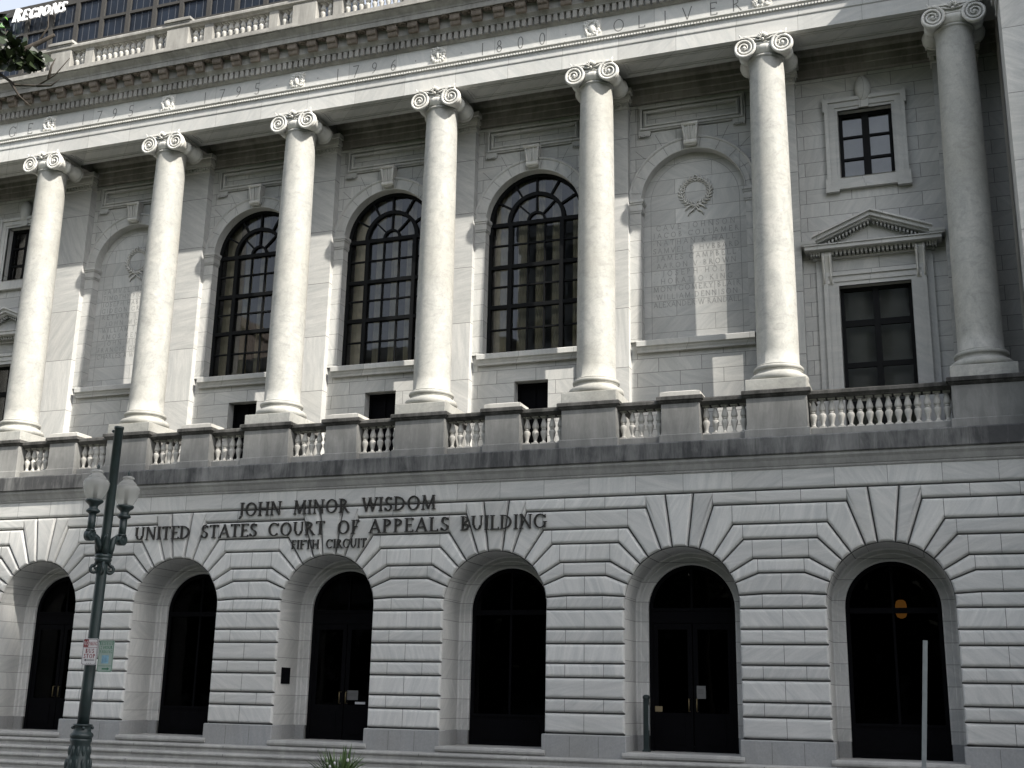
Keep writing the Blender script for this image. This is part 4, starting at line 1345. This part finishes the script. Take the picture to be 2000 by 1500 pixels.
# ---------------------------------------------------------------- ground
pave = MB()
for i in range(5):
    z1 = -.475 - .155 * i
    y = -.46 - .36 * i
    pave.extrude_x([(.3, z1 - .155), (y + .03, z1 - .155), (y + .025, z1 - .09), (y - .005, z1 - .07), (y - .02, z1 - .045), (y - .015, z1 - .018), (y + .01, z1), (.3 if i == 0 else y + .40, z1)], XL, XR)
sj = MB()
q = random.Random(5)
for i in range(5):
    x = XL + q.random() * 2
    while x < XR:
        y, z1 = -.46 - .36 * i, -.475 - .155 * i
        sj.add([(x - .006, y - .022, z1 - .07), (x + .006, y - .022, z1 - .07), (x + .006, y - .022, z1 - .018), (x - .006, y - .022, z1 - .018)], [(0, 1, 2, 3)])
        x += 2.45
tag(pave.build("steps", M['step'], extra=[(sj, M['joint'])]), kind='structure')
g = MB(); g.add([(-900, -900, -1.42), (900, -900, -1.42), (900, 900, -1.42), (-900, 900, -1.42)], [(0, 1, 2, 3)])
tag(g.build("ground", plain("city_ground", (.10, .10, .095), .95, scale=.3)), kind='structure')
g = MB(); g.add([(-300, -17.5, -1.40), (300, -17.5, -1.40), (300, -8.6, -1.40), (-300, -8.6, -1.40)], [(0, 1, 2, 3)])
tag(g.build("road", plain("asphalt", (.05, .05, .05), .9, scale=8)), kind='structure')
g = MB(); g.box(-300, 300, -8.6, 3.0, -1.45, -1.25)
tag(g.build("sidewalk", marble("concrete_paving", (.33, .325, .31), row=1.5, bw=1.5, offset=0, vein=.2)), kind='structure')
g = MB(); g.box(-300, 300, -60, -17.5, -1.45, -.92)
tag(g.build("park_ground", plain("park_lawn", (.06, .08, .035), .95, var=.3, scale=3)), kind='structure')

# ---------------------------------------------------------------- street lamp
LX, LY = 5.61, -7.2
lamp = empty("street_lamp", (LX, LY, -1.25))
lamp.rotation_euler = (0, .018, 0)
tag(lamp, "dark green cast iron street lamp with two frosted acorn globes and a tall plain pole", "street lamp")
def lmb(mb, name, mat, parent=lamp):
    o = mb.build(name, mat, parent, loc=(LX, LY, -1.25))
    o.location = (0, 0, 0) if parent is lamp else (0, 0, 0)
    return o
p = MB()
p.lathe([(.30, -1.25), (.30, -1.10), (.27, -1.06), (.26, -.75), (.235, -.70), (.205, -.60), (.17, -.35), (.165, -.20), (.185, -.16), (.185, -.12)], (LX, LY, 0), 32, mod=lambda a, h: 1 + (.05 * abs(math.sin(a * 6)) if h < -.2 else 0))
for i in range(12):
    a = 2 * PI * i / 12
    for zz, rr2 in ((-.33, .165), (-.55, .20)):
        p.blob((LX + rr2 * math.cos(a), LY + rr2 * math.sin(a), zz), (.035, .035, .10), 6, 5)
p.lathe([(.165, -.13), (.195, -.09), (.20, -.06), (.18, -.03), (.155, -.015), (.15, .02), (.145, .04), (.145, .09), (.165, .095), (.165, .115), (.14, .12), (.10, .125)], (LX, LY, 0), 32)
for i in range(4):
    a = PI / 4 + PI / 2 * i
    p.blob((LX + .165 * math.cos(a), LY + .165 * math.sin(a), .06), (.03, .03, .028), 8, 5)
lmb(p, "base", M['green_iron'])
p = MB()
p.lathe([(.102, .10), (.100, .7), (.094, 2.6), (.088, 3.2), (.080, 5.38), (.088, 5.385), (.088, 5.43), (.0, 5.44)], (LX, LY, 0), 28)
p.blob((LX - .10, LY - .02, 5.345), (.035, .035, .03), 8, 5)
lmb(p, "pole", M['green_iron'])
p = MB()
p.lathe([(.09, 2.90), (.13, 2.93), (.15, 2.96), (.15, 2.985), (.135, 3.0), (.155, 3.02), (.155, 3.05), (.13, 3.075), (.10, 3.09)], (LX, LY, 0), 28)
for i in range(4):
    a = PI / 4 + PI / 2 * i
    c, s = math.cos(a), math.sin(a)
    pts = []
    for t in range(12):
        th = t * .62
        r2 = .085 * (1 - t / 15)
        pts.append((LX + c * (.13 + r2 * math.sin(th)), LY + s * (.13 + r2 * math.sin(th)), 2.79 + r2 * math.cos(th)))
    p.tube([(LX + c * .10, LY + s * .10, 2.96), (LX + c * .115, LY + s * .115, 2.90)] + pts, .03, 6)
    # upper acanthus leaves
    p.tube([(LX + c * .10, LY + s * .10, 3.06), (LX + c * .12, LY + s * .12, 3.2), (LX + c * .14, LY + s * .14, 3.36), (LX + c * .19, LY + s * .19, 3.42)], [.05, .055, .045, .02], 8)
lmb(p, "collar", M['green_iron'])
GLB = NT("frosted_globe_glass")
tr = GLB.n("BsdfTranslucent", ins={0: (.85, .85, .82, 1)}).outputs[0]
df = GLB.n("BsdfPrincipled", ins={'Base Color': (.62, .62, .59, 1), 'Roughness': .22}).outputs[0]
tp = GLB.n("BsdfTransparent", ins={0: (.9, .9, .88, 1)}).outputs[0]
mx = GLB.n("MixShader", ins={0: .35, 1: df, 2: tr}).outputs[0]
mx = GLB.n("MixShader", ins={0: .64, 1: mx, 2: tp}).outputs[0]
GLB.t.links.new(mx, GLB.out.inputs[0])
AD = Vector((-.18, -1.0, 0)).normalized()
for s in (1, -1):
    ex, ey = LX + s * AD.x * .36, LY + s * AD.y * .36
    a = MB()
    a.tube([(LX + s * AD.x * .06, LY + s * AD.y * .06, 3.12), (LX + s * AD.x * .14, LY + s * AD.y * .14, 3.24), (LX + s * AD.x * .22, LY + s * AD.y * .22, 3.36), (ex, ey, 3.36)], [.07, .065, .05, .05], 10)
    a.lathe([(.10, -.06), (.10, .06)], (ex, ey, 3.37), 20, axis='X')
    a.lathe([(.04, -.075), (.04, .075)], (ex, ey, 3.37), 12, axis='X')
    a.tube([(ex, ey, 3.40), (ex, ey, 3.80)], .068, 12)
    a.lathe([(.07, 3.44), (.085, 3.45), (.085, 3.47), (.07, 3.48)], (ex, ey, 0), 16)
    a.lathe([(.07, 3.76), (.115, 3.79), (.12, 3.81), (.105, 3.83), (.075, 3.86), (.08, 3.90), (.12, 3.94), (.155, 3.97), (.16, 3.995), (.15, 4.01), (.13, 4.015)], (ex, ey, 0), 24, mod=lambda t, h: 1 + (.04 * abs(math.sin(8 * t)) if 3.77 < h < 3.84 else 0))
    ao = lmb(a, "lamp_arm", M['green_iron'])
    g = MB()
    prof = [(.125, 4.015), (.150, 4.05), (.180, 4.11), (.205, 4.18), (.222, 4.25), (.228, 4.31), (.218, 4.355), (.19, 4.385), (.165, 4.395), (.168, 4.405), (.155, 4.425), (.125, 4.455), (.100, 4.48), (.092, 4.50), (.108, 4.508), (.108, 4.535), (.09, 4.548), (.05, 4.565), (.0, 4.575)]
    g.lathe(prof, (ex, ey, 0), 40, mod=lambda t, h: 1 + (.018 * abs(math.sin(13 * t)) if h < 4.38 else 0))
    lmb(g, "globe", GLB.m, ao)
    f = MB(); f.lathe([(.03, 4.565), (.02, 4.585), (.032, 4.61), (.02, 4.64), (.008, 4.66), (.0, 4.70)], (ex, ey, 0), 12)
    lmb(f, "finial", M['green_iron'], ao)
    b = MB(); b.lathe([(.035, 4.02), (.035, 4.28), (.02, 4.31), (.0, 4.32)], (ex, ey, 0), 12); lmb(b, "bulb", plain("lamp_tube", (.12, .12, .11), .5), ao)

# parking signs hung on the lamp pole
def plate(name, label, x0, x1, z0, z1, y, mat, edge):
    o = empty(name, ((x0 + x1) / 2, y, z0))
    tag(o, label, "sign")
    def rrect(d, yy):
        r = .03; pts = []
        for cx, cz, a in ((x1 - d - r, z1 - d - r, 0), (x0 + d + r, z1 - d - r, 90), (x0 + d + r, z0 + d + r, 180), (x1 - d - r, z0 + d + r, 270)):
            pts += [(cx + r * math.cos(R(a + t)), cz + r * math.sin(R(a + t))) for t in (0, 30, 60, 90)]
        return pts
    def add(mb, nm, mt):
        c = mb.build(nm, mt, o, loc=(0, 0, 0))
        c.location = (-(x0 + x1) / 2, -y, -z0)
        return c
    m = MB(); m.extrude_y(rrect(0, y), y, y + .004); add(m, "plate", mat)
    a, b = rrect(.008, y), rrect(.016, y)
    m = MB(); n = len(a)
    m.add([(x, y - .001, z) for x, z in a] + [(x, y - .001, z) for x, z in b], [(i, (i + 1) % n, n + (i + 1) % n, n + i) for i in range(n)]); add(m, "border", edge)
    return o, add
red = plain("red_sign_paint", (.20, .012, .018), .5); wht = plain("white_sign_paint", (.60, .59, .59), .5, var=.05)
grn = plain("green_sign_paint", (.035, .16, .09), .5); pale = plain("faded_sign_face", (.30, .36, .32), .5, var=.08)
blk = plain("black_sign_paint", (.03, .025, .028), .5)
SY = LY - .115
o, add = plate("bus_stop_sign", "white and red no parking bus stop sign with a left arrow, on the lamp pole", 5.545, 5.865, 1.12, 1.575, SY, wht, blk)
m = MB(); m.add([(5.562, SY - .0012, 1.43), (5.662, SY - .0012, 1.43), (5.662, SY - .0012, 1.557), (5.562, SY - .0012, 1.557)], [(0, 1, 2, 3)]); add(m, "red_panel", red)
m = MB(); text(m, "NO", 5.567, 5.658, 1.455, .082, SY - .002, sx=.55, serif=False, wt=1.3); add(m, "white_text", wht)
m = MB(); text(m, "PARKING", 5.668, 5.850, 1.455, .066, SY - .0015, sx=.5, serif=False, wt=1.2); m.box(5.562, 5.85, SY - .0014, SY - .0008, 1.418, 1.424)
text(m, "BUS", 5.615, 5.80, 1.325, .075, SY - .0015, sx=1.0, serif=False, wt=1.3); text(m, "STOP", 5.585, 5.83, 1.235, .075, SY - .0015, sx=1.0, serif=False, wt=1.3); add(m, "red_text", red)
m = MB()
def arrow(mb, x0, x1, z, t, y, hd):
    s = 1 if x1 > x0 else -1
    mb.add([(x0, y, z - t / 2), (x1 - s * hd, y, z - t / 2), (x1 - s * hd, y, z + t / 2), (x0, y, z + t / 2), (x1 - s * hd, y, z - hd * .55), (x1, y, z), (x1 - s * hd, y, z + hd * .55)], [(0, 1, 2, 3), (4, 5, 6)])
arrow(m, 5.82, 5.60, 1.205, .013, SY - .0015, .04)
for dx in (5.66, 5.70, 5.74): m.box(dx, dx + .018, SY - .0016, SY - .0009, 1.145, 1.152)
add(m, "black_arrow", blk)
o, add = plate("two_hour_parking_sign", "pale green two hour parking sign with a right arrow, beside the bus stop sign", 5.885, 6.205, 1.005, 1.545, SY + .012, pale, grn)
SY2 = SY + .012
m = MB(); text(m, "RESERVED", 5.905, 6.185, 1.465, .05, SY2 - .0015, sx=.72, serif=False, wt=1.1); add(m, "green_text", grn); m = MB()
text(m, "2 HOUR", 5.92, 6.17, 1.395, .055, SY2 - .0015, sx=1.0, serif=False, wt=1.2); add(m, "green_text", grn); m = MB()
text(m, "PARKING", 5.915, 6.175, 1.325, .05, SY2 - .0015, sx=.8, serif=False, wt=1.1); m.box(5.90, 6.19, SY2 - .0014, SY2 - .0008, 1.105, 1.111); add(m, "green_text", grn)
m = MB(); arrow(m, 5.99, 6.15, 1.058, .024, SY2 - .0015, .05); add(m, "green_arrow", grn)
m = MB(); m.add([(5.965, SY2 - .0012, 1.15), (6.115, SY2 - .0012, 1.15), (6.115, SY2 - .0012, 1.29), (5.965, SY2 - .0012, 1.29)], [(0, 1, 2, 3)]); m2 = add(m, "blue_symbol", plain("blue_sign_print", (.20, .36, .46), .5, var=.35, scale=14))

# plain post in front of the right hand arch
sp = MB()
px_, py_ = 19.475, -10.0
sp.extrude_x([(0, 0)] * 0 or [(py_ - .012, -1.42), (py_ + .012, -1.42), (py_ + .012, 1.46), (py_ - .012, 1.46)], px_ - .026, px_ - .012)
sp.extrude_x([(py_ - .012, -1.42), (py_ + .012, -1.42), (py_ + .012, 1.46), (py_ - .012, 1.46)], px_ + .012, px_ + .026)
sp.box(px_ - .0119, px_ + .0119, py_ - .014, py_ + .004, -1.42, 1.46)
pb = empty("sign_post", (px_, py_, -1.40)); pb.rotation_euler = (0, .075, 0); tag(pb, "thin bare galvanised steel post standing in front of the rightmost dark arch", "post")
o = sp.build("channel_post", M['steel'], pb); o.location = (-px_, -py_, 1.40)
b_ = MB(); b_.box(px_ - .06, px_ + .06, py_ - .06, py_ + .06, -1.41, -1.36)
o = b_.build("foot_plate", M['steel'], pb); o.location = (-px_, -py_, 1.40)

# door opener bollard
bx, by = 13.80, .60
bo_ = empty("door_opener_bollard", (bx, by, -.335)); tag(bo_, "slim dark green metal bollard standing by the left jamb of the doorway with brass handles", "bollard")
m = MB(); m.bbox(bx - .055, bx + .055, by - .055, by + .055, -.335, .74, .008); o = m.build("post", M['green_iron'], bo_); o.location = (-bx, -by, .335)
m = MB(); m.bbox(bx - .075, bx + .075, by - .075, by + .075, -.335, -.29, .01); o = m.build("base_plate", M['green_iron'], bo_); o.location = (-bx, -by, .335)
m = MB(); m.lathe([(.06, .735), (.078, .75), (.078, .79), (.05, .82), (.0, .83)], (bx, by, 0), 8, smooth=False); o = m.build("cap", M['green_iron'], bo_); o.location = (-bx, -by, .335)
m = MB(); m.box(bx + .056, bx + .064, by - .04, by + .04, .10, .62); o = m.build("push_plate", M['steel'], bo_); o.location = (-bx, -by, .335)

# plaque and notices
def single(mb, name, mat, label, cat, loc):
    o = mb.build(name, mat, None, loc=loc)
    return tag(o, label, cat)
m = MB(); m.box(5.081, 5.10, .29, .66, .92, 1.295); m.box(5.10, 5.106, .32, .63, .95, 1.265); m.box(5.10, 5.108, .29, .31, .92, 1.295); m.box(5.10, 5.108, .64, .66, .92, 1.295)
single(m, "wall_plaque", M['doorframe'], "small black metal plaque on the marble jamb of an entrance arch", "plaque", (5.09, .475, .92))
def notice(x0, x1, z0, z1, label, name="paper_notice", y=1.165, mat=None, lines=True):
    m = MB(); m.box(x0, x1, y, y + .003, z0, z1)
    root = empty(name, ((x0 + x1) / 2, y, z0)); tag(root, label, "notice", "paper notices taped to the doors" if name == "paper_notice" else None)
    o = m.build("sheet", mat or M['paper'], root); o.location = (-(x0 + x1) / 2, -y, -z0)
    if lines:
        t = MB()
        for i in range(4):
            zz = z1 - (z1 - z0) * (.28 + .1 * i)
            t.box(x0 + .03, x1 - .03 - .02 * (i % 2), y - .001, y, zz - .004, zz + .004)
        o = t.build("printed_lines", M['joint'], root); o.location = (-(x0 + x1) / 2, -y, -z0)
DZ = 0
notice(14.775, 14.97, .765, 1.035, "grey paper notice taped beside the brass handles of the doorway with the green bollard")
notice(6.39, 6.68, .58, .80, "wider paper notice taped inside the doorway to the right of the plaque")
notice(6.61, 6.875, .487, .540, "narrow white label strip at the lower right of the doorway near the plaque", "label_strip", mat=wht, lines=False)
notice(13.86, 14.02, .48, .595, "small tan access plate low on the door beside the green bollard", "access_plate", mat=plain("tan_plate", (.20, .16, .09), .6), lines=False, y=1.172)

# lit lantern hanging in the right hand lobby
lan = empty("pendant_lantern", (19.02, 2.3, 2.50)); tag(lan, "glowing amber ribbed glass lantern hanging inside the rightmost arch", "lantern")
m = MB(); m.lathe([(.03, 2.52), (.09, 2.55), (.118, 2.63), (.118, 2.80), (.095, 2.88), (.05, 2.91)], (19.02, 2.3, 0), 24, mod=lambda t, h: 1 + .04 * abs(math.sin(9 * t)))
o = m.build("shade", emit("lantern_glow", (1.0, .42, .08), 0.13, (.22, .10, .02)), lan); o.location = (-19.02, -2.3, -2.50)
m = MB(); m.tube([(19.02, 2.3, 2.92), (19.02, 2.3, 5.2)], .012, 6); o = m.build("chain", M['bronze'], lan); o.location = (-19.02, -2.3, -2.50)

# spiky plant in a pot on the sidewalk
qx, qy = 10.65, -7.1
pt = empty("potted_plant", (qx, qy, -1.25)); tag(pt, "spiky green leaved plant in a round planter on the sidewalk in front of the steps", "plant")
m = MB(); m.lathe([(.26, -1.25), (.30, -1.2), (.38, -.80), (.42, -.76), (.42, -.70), (.37, -.69), (.36, -.73)], (qx, qy, 0), 28)
o = m.build("planter", plain("grey_planter", (.30, .295, .28), .9), pt); o.location = (-qx, -qy, 1.25)
q = random.Random(11)
m = MB()
for i in range(110):
    a = q.random() * 2 * PI
    el = R(18 + 70 * q.random())
    ln = .34 + .26 * q.random()
    w = .022 + .016 * q.random()
    dx, dy = math.cos(a), math.sin(a)
    sx_, sy_ = -dy, dx
    base = Vector((qx + dx * .22 * q.random(), qy + dy * .22 * q.random(), -.62))
    v = []
    nseg = 5
    for k in range(nseg + 1):
        t = k / nseg
        e = el - t * t * .5 * (1 - math.sin(el))
        p_ = base + Vector((dx * math.cos(e), dy * math.cos(e), math.sin(e))) * ln * t
        ww = w * (1 - t ** 2.2) * (0.75 + .5 * t * (1 - t))
        v += [(p_.x - sx_ * ww, p_.y - sy_ * ww, p_.z + ww * .5), (p_.x, p_.y, p_.z), (p_.x + sx_ * ww, p_.y + sy_ * ww, p_.z + ww * .5)]
    f = []
    for k in range(nseg):
        b_ = 3 * k
        f += [(b_, b_ + 1, b_ + 4, b_ + 3), (b_ + 1, b_ + 2, b_ + 5, b_ + 4)]
    m.add(v, f, smooth=False)
def leafmat(name, c1, c2, rough=.45):
    t = NT(name)
    geo = t.n("NewGeometry")
    nz = t.noise(geo.outputs['Position'], 4.0, 3)
    c = t.mix(t.math('ADD', t.math('MULTIPLY', geo.outputs['Random Per Island'], .7), t.math('MULTIPLY', nz, .3)), c1, c2)
    return t.finish(c, rough=rough, spec=.4)
o = m.build("foliage", leafmat("spiky_leaf", (.030, .062, .018), (.10, .16, .05)), pt); o.location = (-qx, -qy, 1.25)
m = MB()
for i in range(6):
    a = q.random() * 2 * PI; r = .1 + .2 * q.random()
    m.blob((qx + r * math.cos(a), qy + r * math.sin(a) - .1, -.42 + .14 * q.random()), (.022, .022, .03), 7, 5)
o = m.build("white_flowers", wht, pt); o.location = (-qx, -qy, 1.25)

# ---------------------------------------------------------------- bank tower behind
TYY = 115.0
tow = empty("bank_tower", (-97, TYY, -1.4)); tag(tow, "tall dark glass office tower with concrete grid rising behind the courthouse roof", "office tower")
TX0, TX1, TZ = -189.4, -65.9, 113.9
m = MB(); m.box(TX0, TX1, TYY + .5, TYY + 45, -1.4, TZ - 1); o = m.build("glass_wall", plain("blue_black_glass", (.009, .013, .021), .3, var=.35, scale=.3, spec=.25), tow); o.location = (97, -TYY, 1.4)
m = MB()
x = TX0
while x <= TX1 + .1:
    m.box(x - .38, x + .38, TYY + .10, TYY + .6, -1.4, TZ)
    x += 5.25
f = 0
z = TZ - 1.5
m.box(TX0, TX1, TYY + .12, TYY + .6, TZ - 1.5, TZ)
while z > 0:
    m.box(TX0, TX1, TYY + .14, TYY + .6, z - 3.9 - .24, z - 3.9 + .24)
    z -= 3.9
m.box(TX0, TX1, TYY + .6, TYY + 45, TZ - 1.0, TZ)
o = m.build("concrete_grid", plain("tower_concrete", (.040, .038, .035), .9, scale=.6), tow); o.location = (97, -TYY, 1.4)
m = MB()
x = TX0
while x < TX1:
    for k in (1, 2, 3):
        m.box(x + k * 1.31 - .05, x + k * 1.31 + .05, TYY + .44, TYY + .52, -1.4, TZ - 1.5)
    x += 5.25
o = m.build("window_mullions", plain("tower_mullion", (.05, .055, .065), .5), tow); o.location = (97, -TYY, 1.4)
ts = empty("tower_sign", (-120, TYY - .8, 112)); tag(ts, "white slanted capital letters with a green pyramid mark on the bank tower", "sign")
m = MB()
def at_t(px, pz, py): return (px, py, pz)
xx = -123.6
for i, c in enumerate("REGIONS"):
    h = 2.55 if i == 0 else 1.98
    xx += glyph(m, c, xx, 110.5, h, TYY - .6, depth=.3, wt=1.75, sx=1.0, slant=.22) + .14
o = m.build("white_letters", plain("white_sign_letters", (.80, .80, .80), .5, var=.03), ts); o.location = (120, -TYY + .8, -112)
m = MB()
m.extrude_y([(-126.4, 110.3), (-124.2, 109.8), (-125.3, 112.1)], TYY - .75, TYY - .3)
o = m.build("green_pyramid", plain("green_sign", (.09, .26, .035), .5, var=.1), ts); o.location = (120, -TYY + .8, -112)
m = MB()
for k in range(5):
    t = (k + .5) / 5
    x0_, z0_ = -126.3 + 2.0 * t, 110.2 - .4 * t
    m.add([(x0_ - .05, TYY - .76, z0_ + .1), (x0_ + .05, TYY - .76, z0_ + .1), (-125.3 + .02, TYY - .76, 111.8), (-125.3 - .02, TYY - .76, 111.8)], [(0, 1, 2, 3)])
o = m.build("white_rays", wht, ts); o.location = (120, -TYY + .8, -112)

# ---------------------------------------------------------------- office block across the square: its shadow covers the ground floor
ob = empty("office_block", (98, -55, -1.4)); tag(ob, "tall pale office block across the square, out to the right behind the viewer", "office block")
conc = plain("office_concrete", (.34, .33, .31), .9, scale=.4)
RZ1, RZ2 = 85.7, 81.7
m = MB()
for x0, x1, zt in ((76.4, 76.4 + 21.8, RZ1), (76.4 + 21.81, 128, 112), (76.4 - 12, 76.4 - .01, RZ2)):      # flanks follow the sun's bearing, heights stepped, to shape the shadow
    q4 = [(x0, -40), (x0 + 39, -60), (x1 + 39, -60), (x1, -40)]
    m.add([(x, y, -1.4) for x, y in q4] + [(x, y, zt) for x, y in q4], [(0, 1, 2, 3), (7, 6, 5, 4), (0, 4, 5, 1), (1, 5, 6, 2), (2, 6, 7, 3), (3, 7, 4, 0)])
mw = m; m = MB()
x = 76.4 - 11
while x < 125:
    z = 3
    top = RZ1 if x > 76.4 else RZ2
    while z < top - 4:
        m.add([(x, -39.95, z), (x, -39.95, z + 1.9), (x + 2.2, -39.95, z + 1.9), (x + 2.2, -39.95, z)], [(0, 1, 2, 3)])
        z += 3.7
    x += 3.6
o = mw.build("tower_body", conc, ob, extra=[(m, plain("office_glass", (.03, .035, .045), .15))]); o.location = (-98, 55, 1.4)

# ---------------------------------------------------------------- unseen buildings across the square, put in to cut the low sky light
bk_i = 0
for x0, x1, h, colr, lab in ((-95, -52, 40, (.26, .22, .19), "unseen brown brick office building facing the courthouse across the square, farthest to the left"),
                             (-51, -18, 33, (.34, .33, .31), "unseen pale stone building across the square, lowest of the row"),
                             (-17, 22, 44, (.22, .23, .24), "unseen grey slab building across the square, directly opposite the courthouse"),
                             (23, 58, 36, (.30, .26, .22), "unseen tan masonry building across the square, nearest to the tall office block")):
    bb = empty("city_building", (x0, -72, -1.4)); tag(bb, lab, "building", "unseen buildings across the square")
    m = MB(); m.box(x0, x1, -100, -72, -1.4, h); m.box(x0 - .3, x1 + .3, -100.3, -71.7, h, h + 1.2)
    w = MB()
    x = x0 + 1.5
    while x < x1 - 2.5:
        z = 3.0
        while z < h - 3:
            w.add([(x, -71.95, z), (x, -71.95, z + 2.1), (x + 1.9, -71.95, z + 2.1), (x + 1.9, -71.95, z)], [(0, 1, 2, 3)])
            z += 3.8
        x += 3.4
    o = m.build("facade", plain("city_wall_%d" % bk_i, colr, .9, scale=.5), bb, extra=[(w, plain("city_glass_%d" % bk_i, (.03, .035, .04), .15))])
    o.location = (-x0, 72, 1.4)
    bk_i += 1

# ---------------------------------------------------------------- trees
def leaf_cloud(mb, centres, n, size, rng, flat=.5):
    for i in range(n):
        c, rad = centres[int(rng.random() * len(centres))]
        u = rng.gauss(0, 1), rng.gauss(0, 1), rng.gauss(0, 1)
        l = math.sqrt(sum(k * k for k in u)) or 1
        r_ = rad * (.35 + .65 * rng.random() ** .5)
        p_ = Vector((c[0] + u[0] / l * r_, c[1] + u[1] / l * r_, c[2] + u[2] / l * r_ * .8))
        a = Vector((rng.gauss(0, 1), rng.gauss(0, 1), rng.gauss(0, 1) * flat)).normalized()
        b = a.cross(Vector((rng.gauss(0, 1), rng.gauss(0, 1), rng.gauss(0, 1)))).normalized()
        s = size * (.7 + .6 * rng.random())
        v = [p_ - a * s * .5, p_ - a * s * .15 + b * s * .2, p_ + a * s * .2 + b * s * .19, p_ + a * s * .5, p_ + a * s * .2 - b * s * .19, p_ - a * s * .15 - b * s * .2]
        mb.add(v, [(0, 1, 2, 3, 4, 5)])
tree = empty("magnolia_tree", (11.2, -18.6, -.92)); tag(tree, "dark glossy leaved magnolia whose branch hangs into the top left corner", "tree")
q = random.Random(21)
m = MB()
m.tube([(11.2, -18.6, -.95), (11.25, -18.6, .6), (11.15, -18.6, 2.4), (11.3, -18.55, 4.2), (11.2, -18.6, 6.4), (11.3, -18.6, 8.2)], [.26, .21, .18, .14, .09, .03], 10)
m.tube([(11.2, -18.6, 3.2), (12.0, -18.6, 4.1), (12.9, -18.7, 4.9), (13.6, -18.7, 5.25), (14.05, -18.7, 5.38)], [.09, .07, .05, .03, .012], 8)
m.tube([(11.2, -18.6, 4.0), (10.2, -18.8, 5.0), (9.4, -18.7, 5.8)], [.08, .05, .02], 8)
o = m.build("trunk", M['bark'], tree); o.location = (-11.2, 18.6, .92)
tw = MB()
twigs = [[(13.5, -18.7, 5.2), (13.75, -18.7, 5.02), (13.95, -18.7, 4.98), (14.10, -18.7, 5.04), (14.22, -18.7, 5.16)],
         [(13.95, -18.7, 4.98), (14.08, -18.7, 4.96), (14.15, -18.7, 5.0)], [(13.7, -18.7, 5.05), (13.8, -18.7, 4.92), (13.92, -18.7, 4.82)], [(14.05, -18.7, 5.02), (14.06, -18.7, 5.12), (14.09, -18.7, 5.18)],
         [(13.7, -18.7, 5.28), (13.9, -18.7, 5.34), (13.98, -18.7, 5.46), (13.97, -18.7, 5.56)], [(13.4, -18.7, 5.2), (13.5, -18.7, 5.4), (13.6, -18.7, 5.5)]]
for t_ in twigs:
    tw.tube(t_, [.012 - .009 * i / (len(t_) - 1) for i in range(len(t_))], 5)
o = tw.build("twigs", M['bark'], tree); o.location = (-11.2, 18.6, .92)
m = MB()
cen = [((11.2 + q.gauss(0, .9), -18.6 + q.gauss(0, .9), 6.2 + q.gauss(0, 1.1)), .75) for i in range(26)] + [((9.9, -18.8, 5.6), .8), ((10.4, -18.2, 4.8), .7), ((12.4, -18.9, 5.6), .7), ((12.6, -18.4, 6.6), .7)]
cen = [(c, r_) for c, r_ in cen if (c[0] + r_ - 19.96) / (c[1] + r_ + 24.83) < -1.12]
leaf_cloud(m, cen, 1500, .19, q)
cen = [((13.70, -18.7, 5.33), .14), ((13.76, -18.7, 5.22), .13), ((13.62, -18.7, 5.38), .12), ((13.60, -18.7, 5.22), .12), ((13.90, -18.7, 5.20), .07), ((13.50, -18.7, 5.55), .12)]
leaf_cloud(m, cen, 105, .15, q)
mag = leafmat("magnolia_leaf", (.008, .014, .006), (.028, .040, .018), .35)
o = m.build("crown", mag, tree); o.location = (-11.2, 18.6, .92)

# trees of the square behind the viewer, mirrored in the windows
q = random.Random(77)
m = MB()
cen = []
for i in range(34):
    x = -50 + i * 3.6 + q.gauss(0, 1); y = -46 + q.gauss(0, 2); hh = 7.5 + 1.5 * q.random()
    if i in (12, 14, 15, 18): hh = 21
    for k in range(12 if hh > 20 else 8):
        cen.append(((x + q.gauss(0, 2.2), y + q.gauss(0, 2.2), 1 + (hh - 2) * q.random()), 2.2))
leaf_cloud(m, cen, 30000, 1.35, q)
tag(m.build("square_trees", leafmat("oak_leaf", (.020, .032, .012), (.055, .075, .03), .6)), "dense dark green trees of the square opposite the courthouse", "trees", kind='stuff')
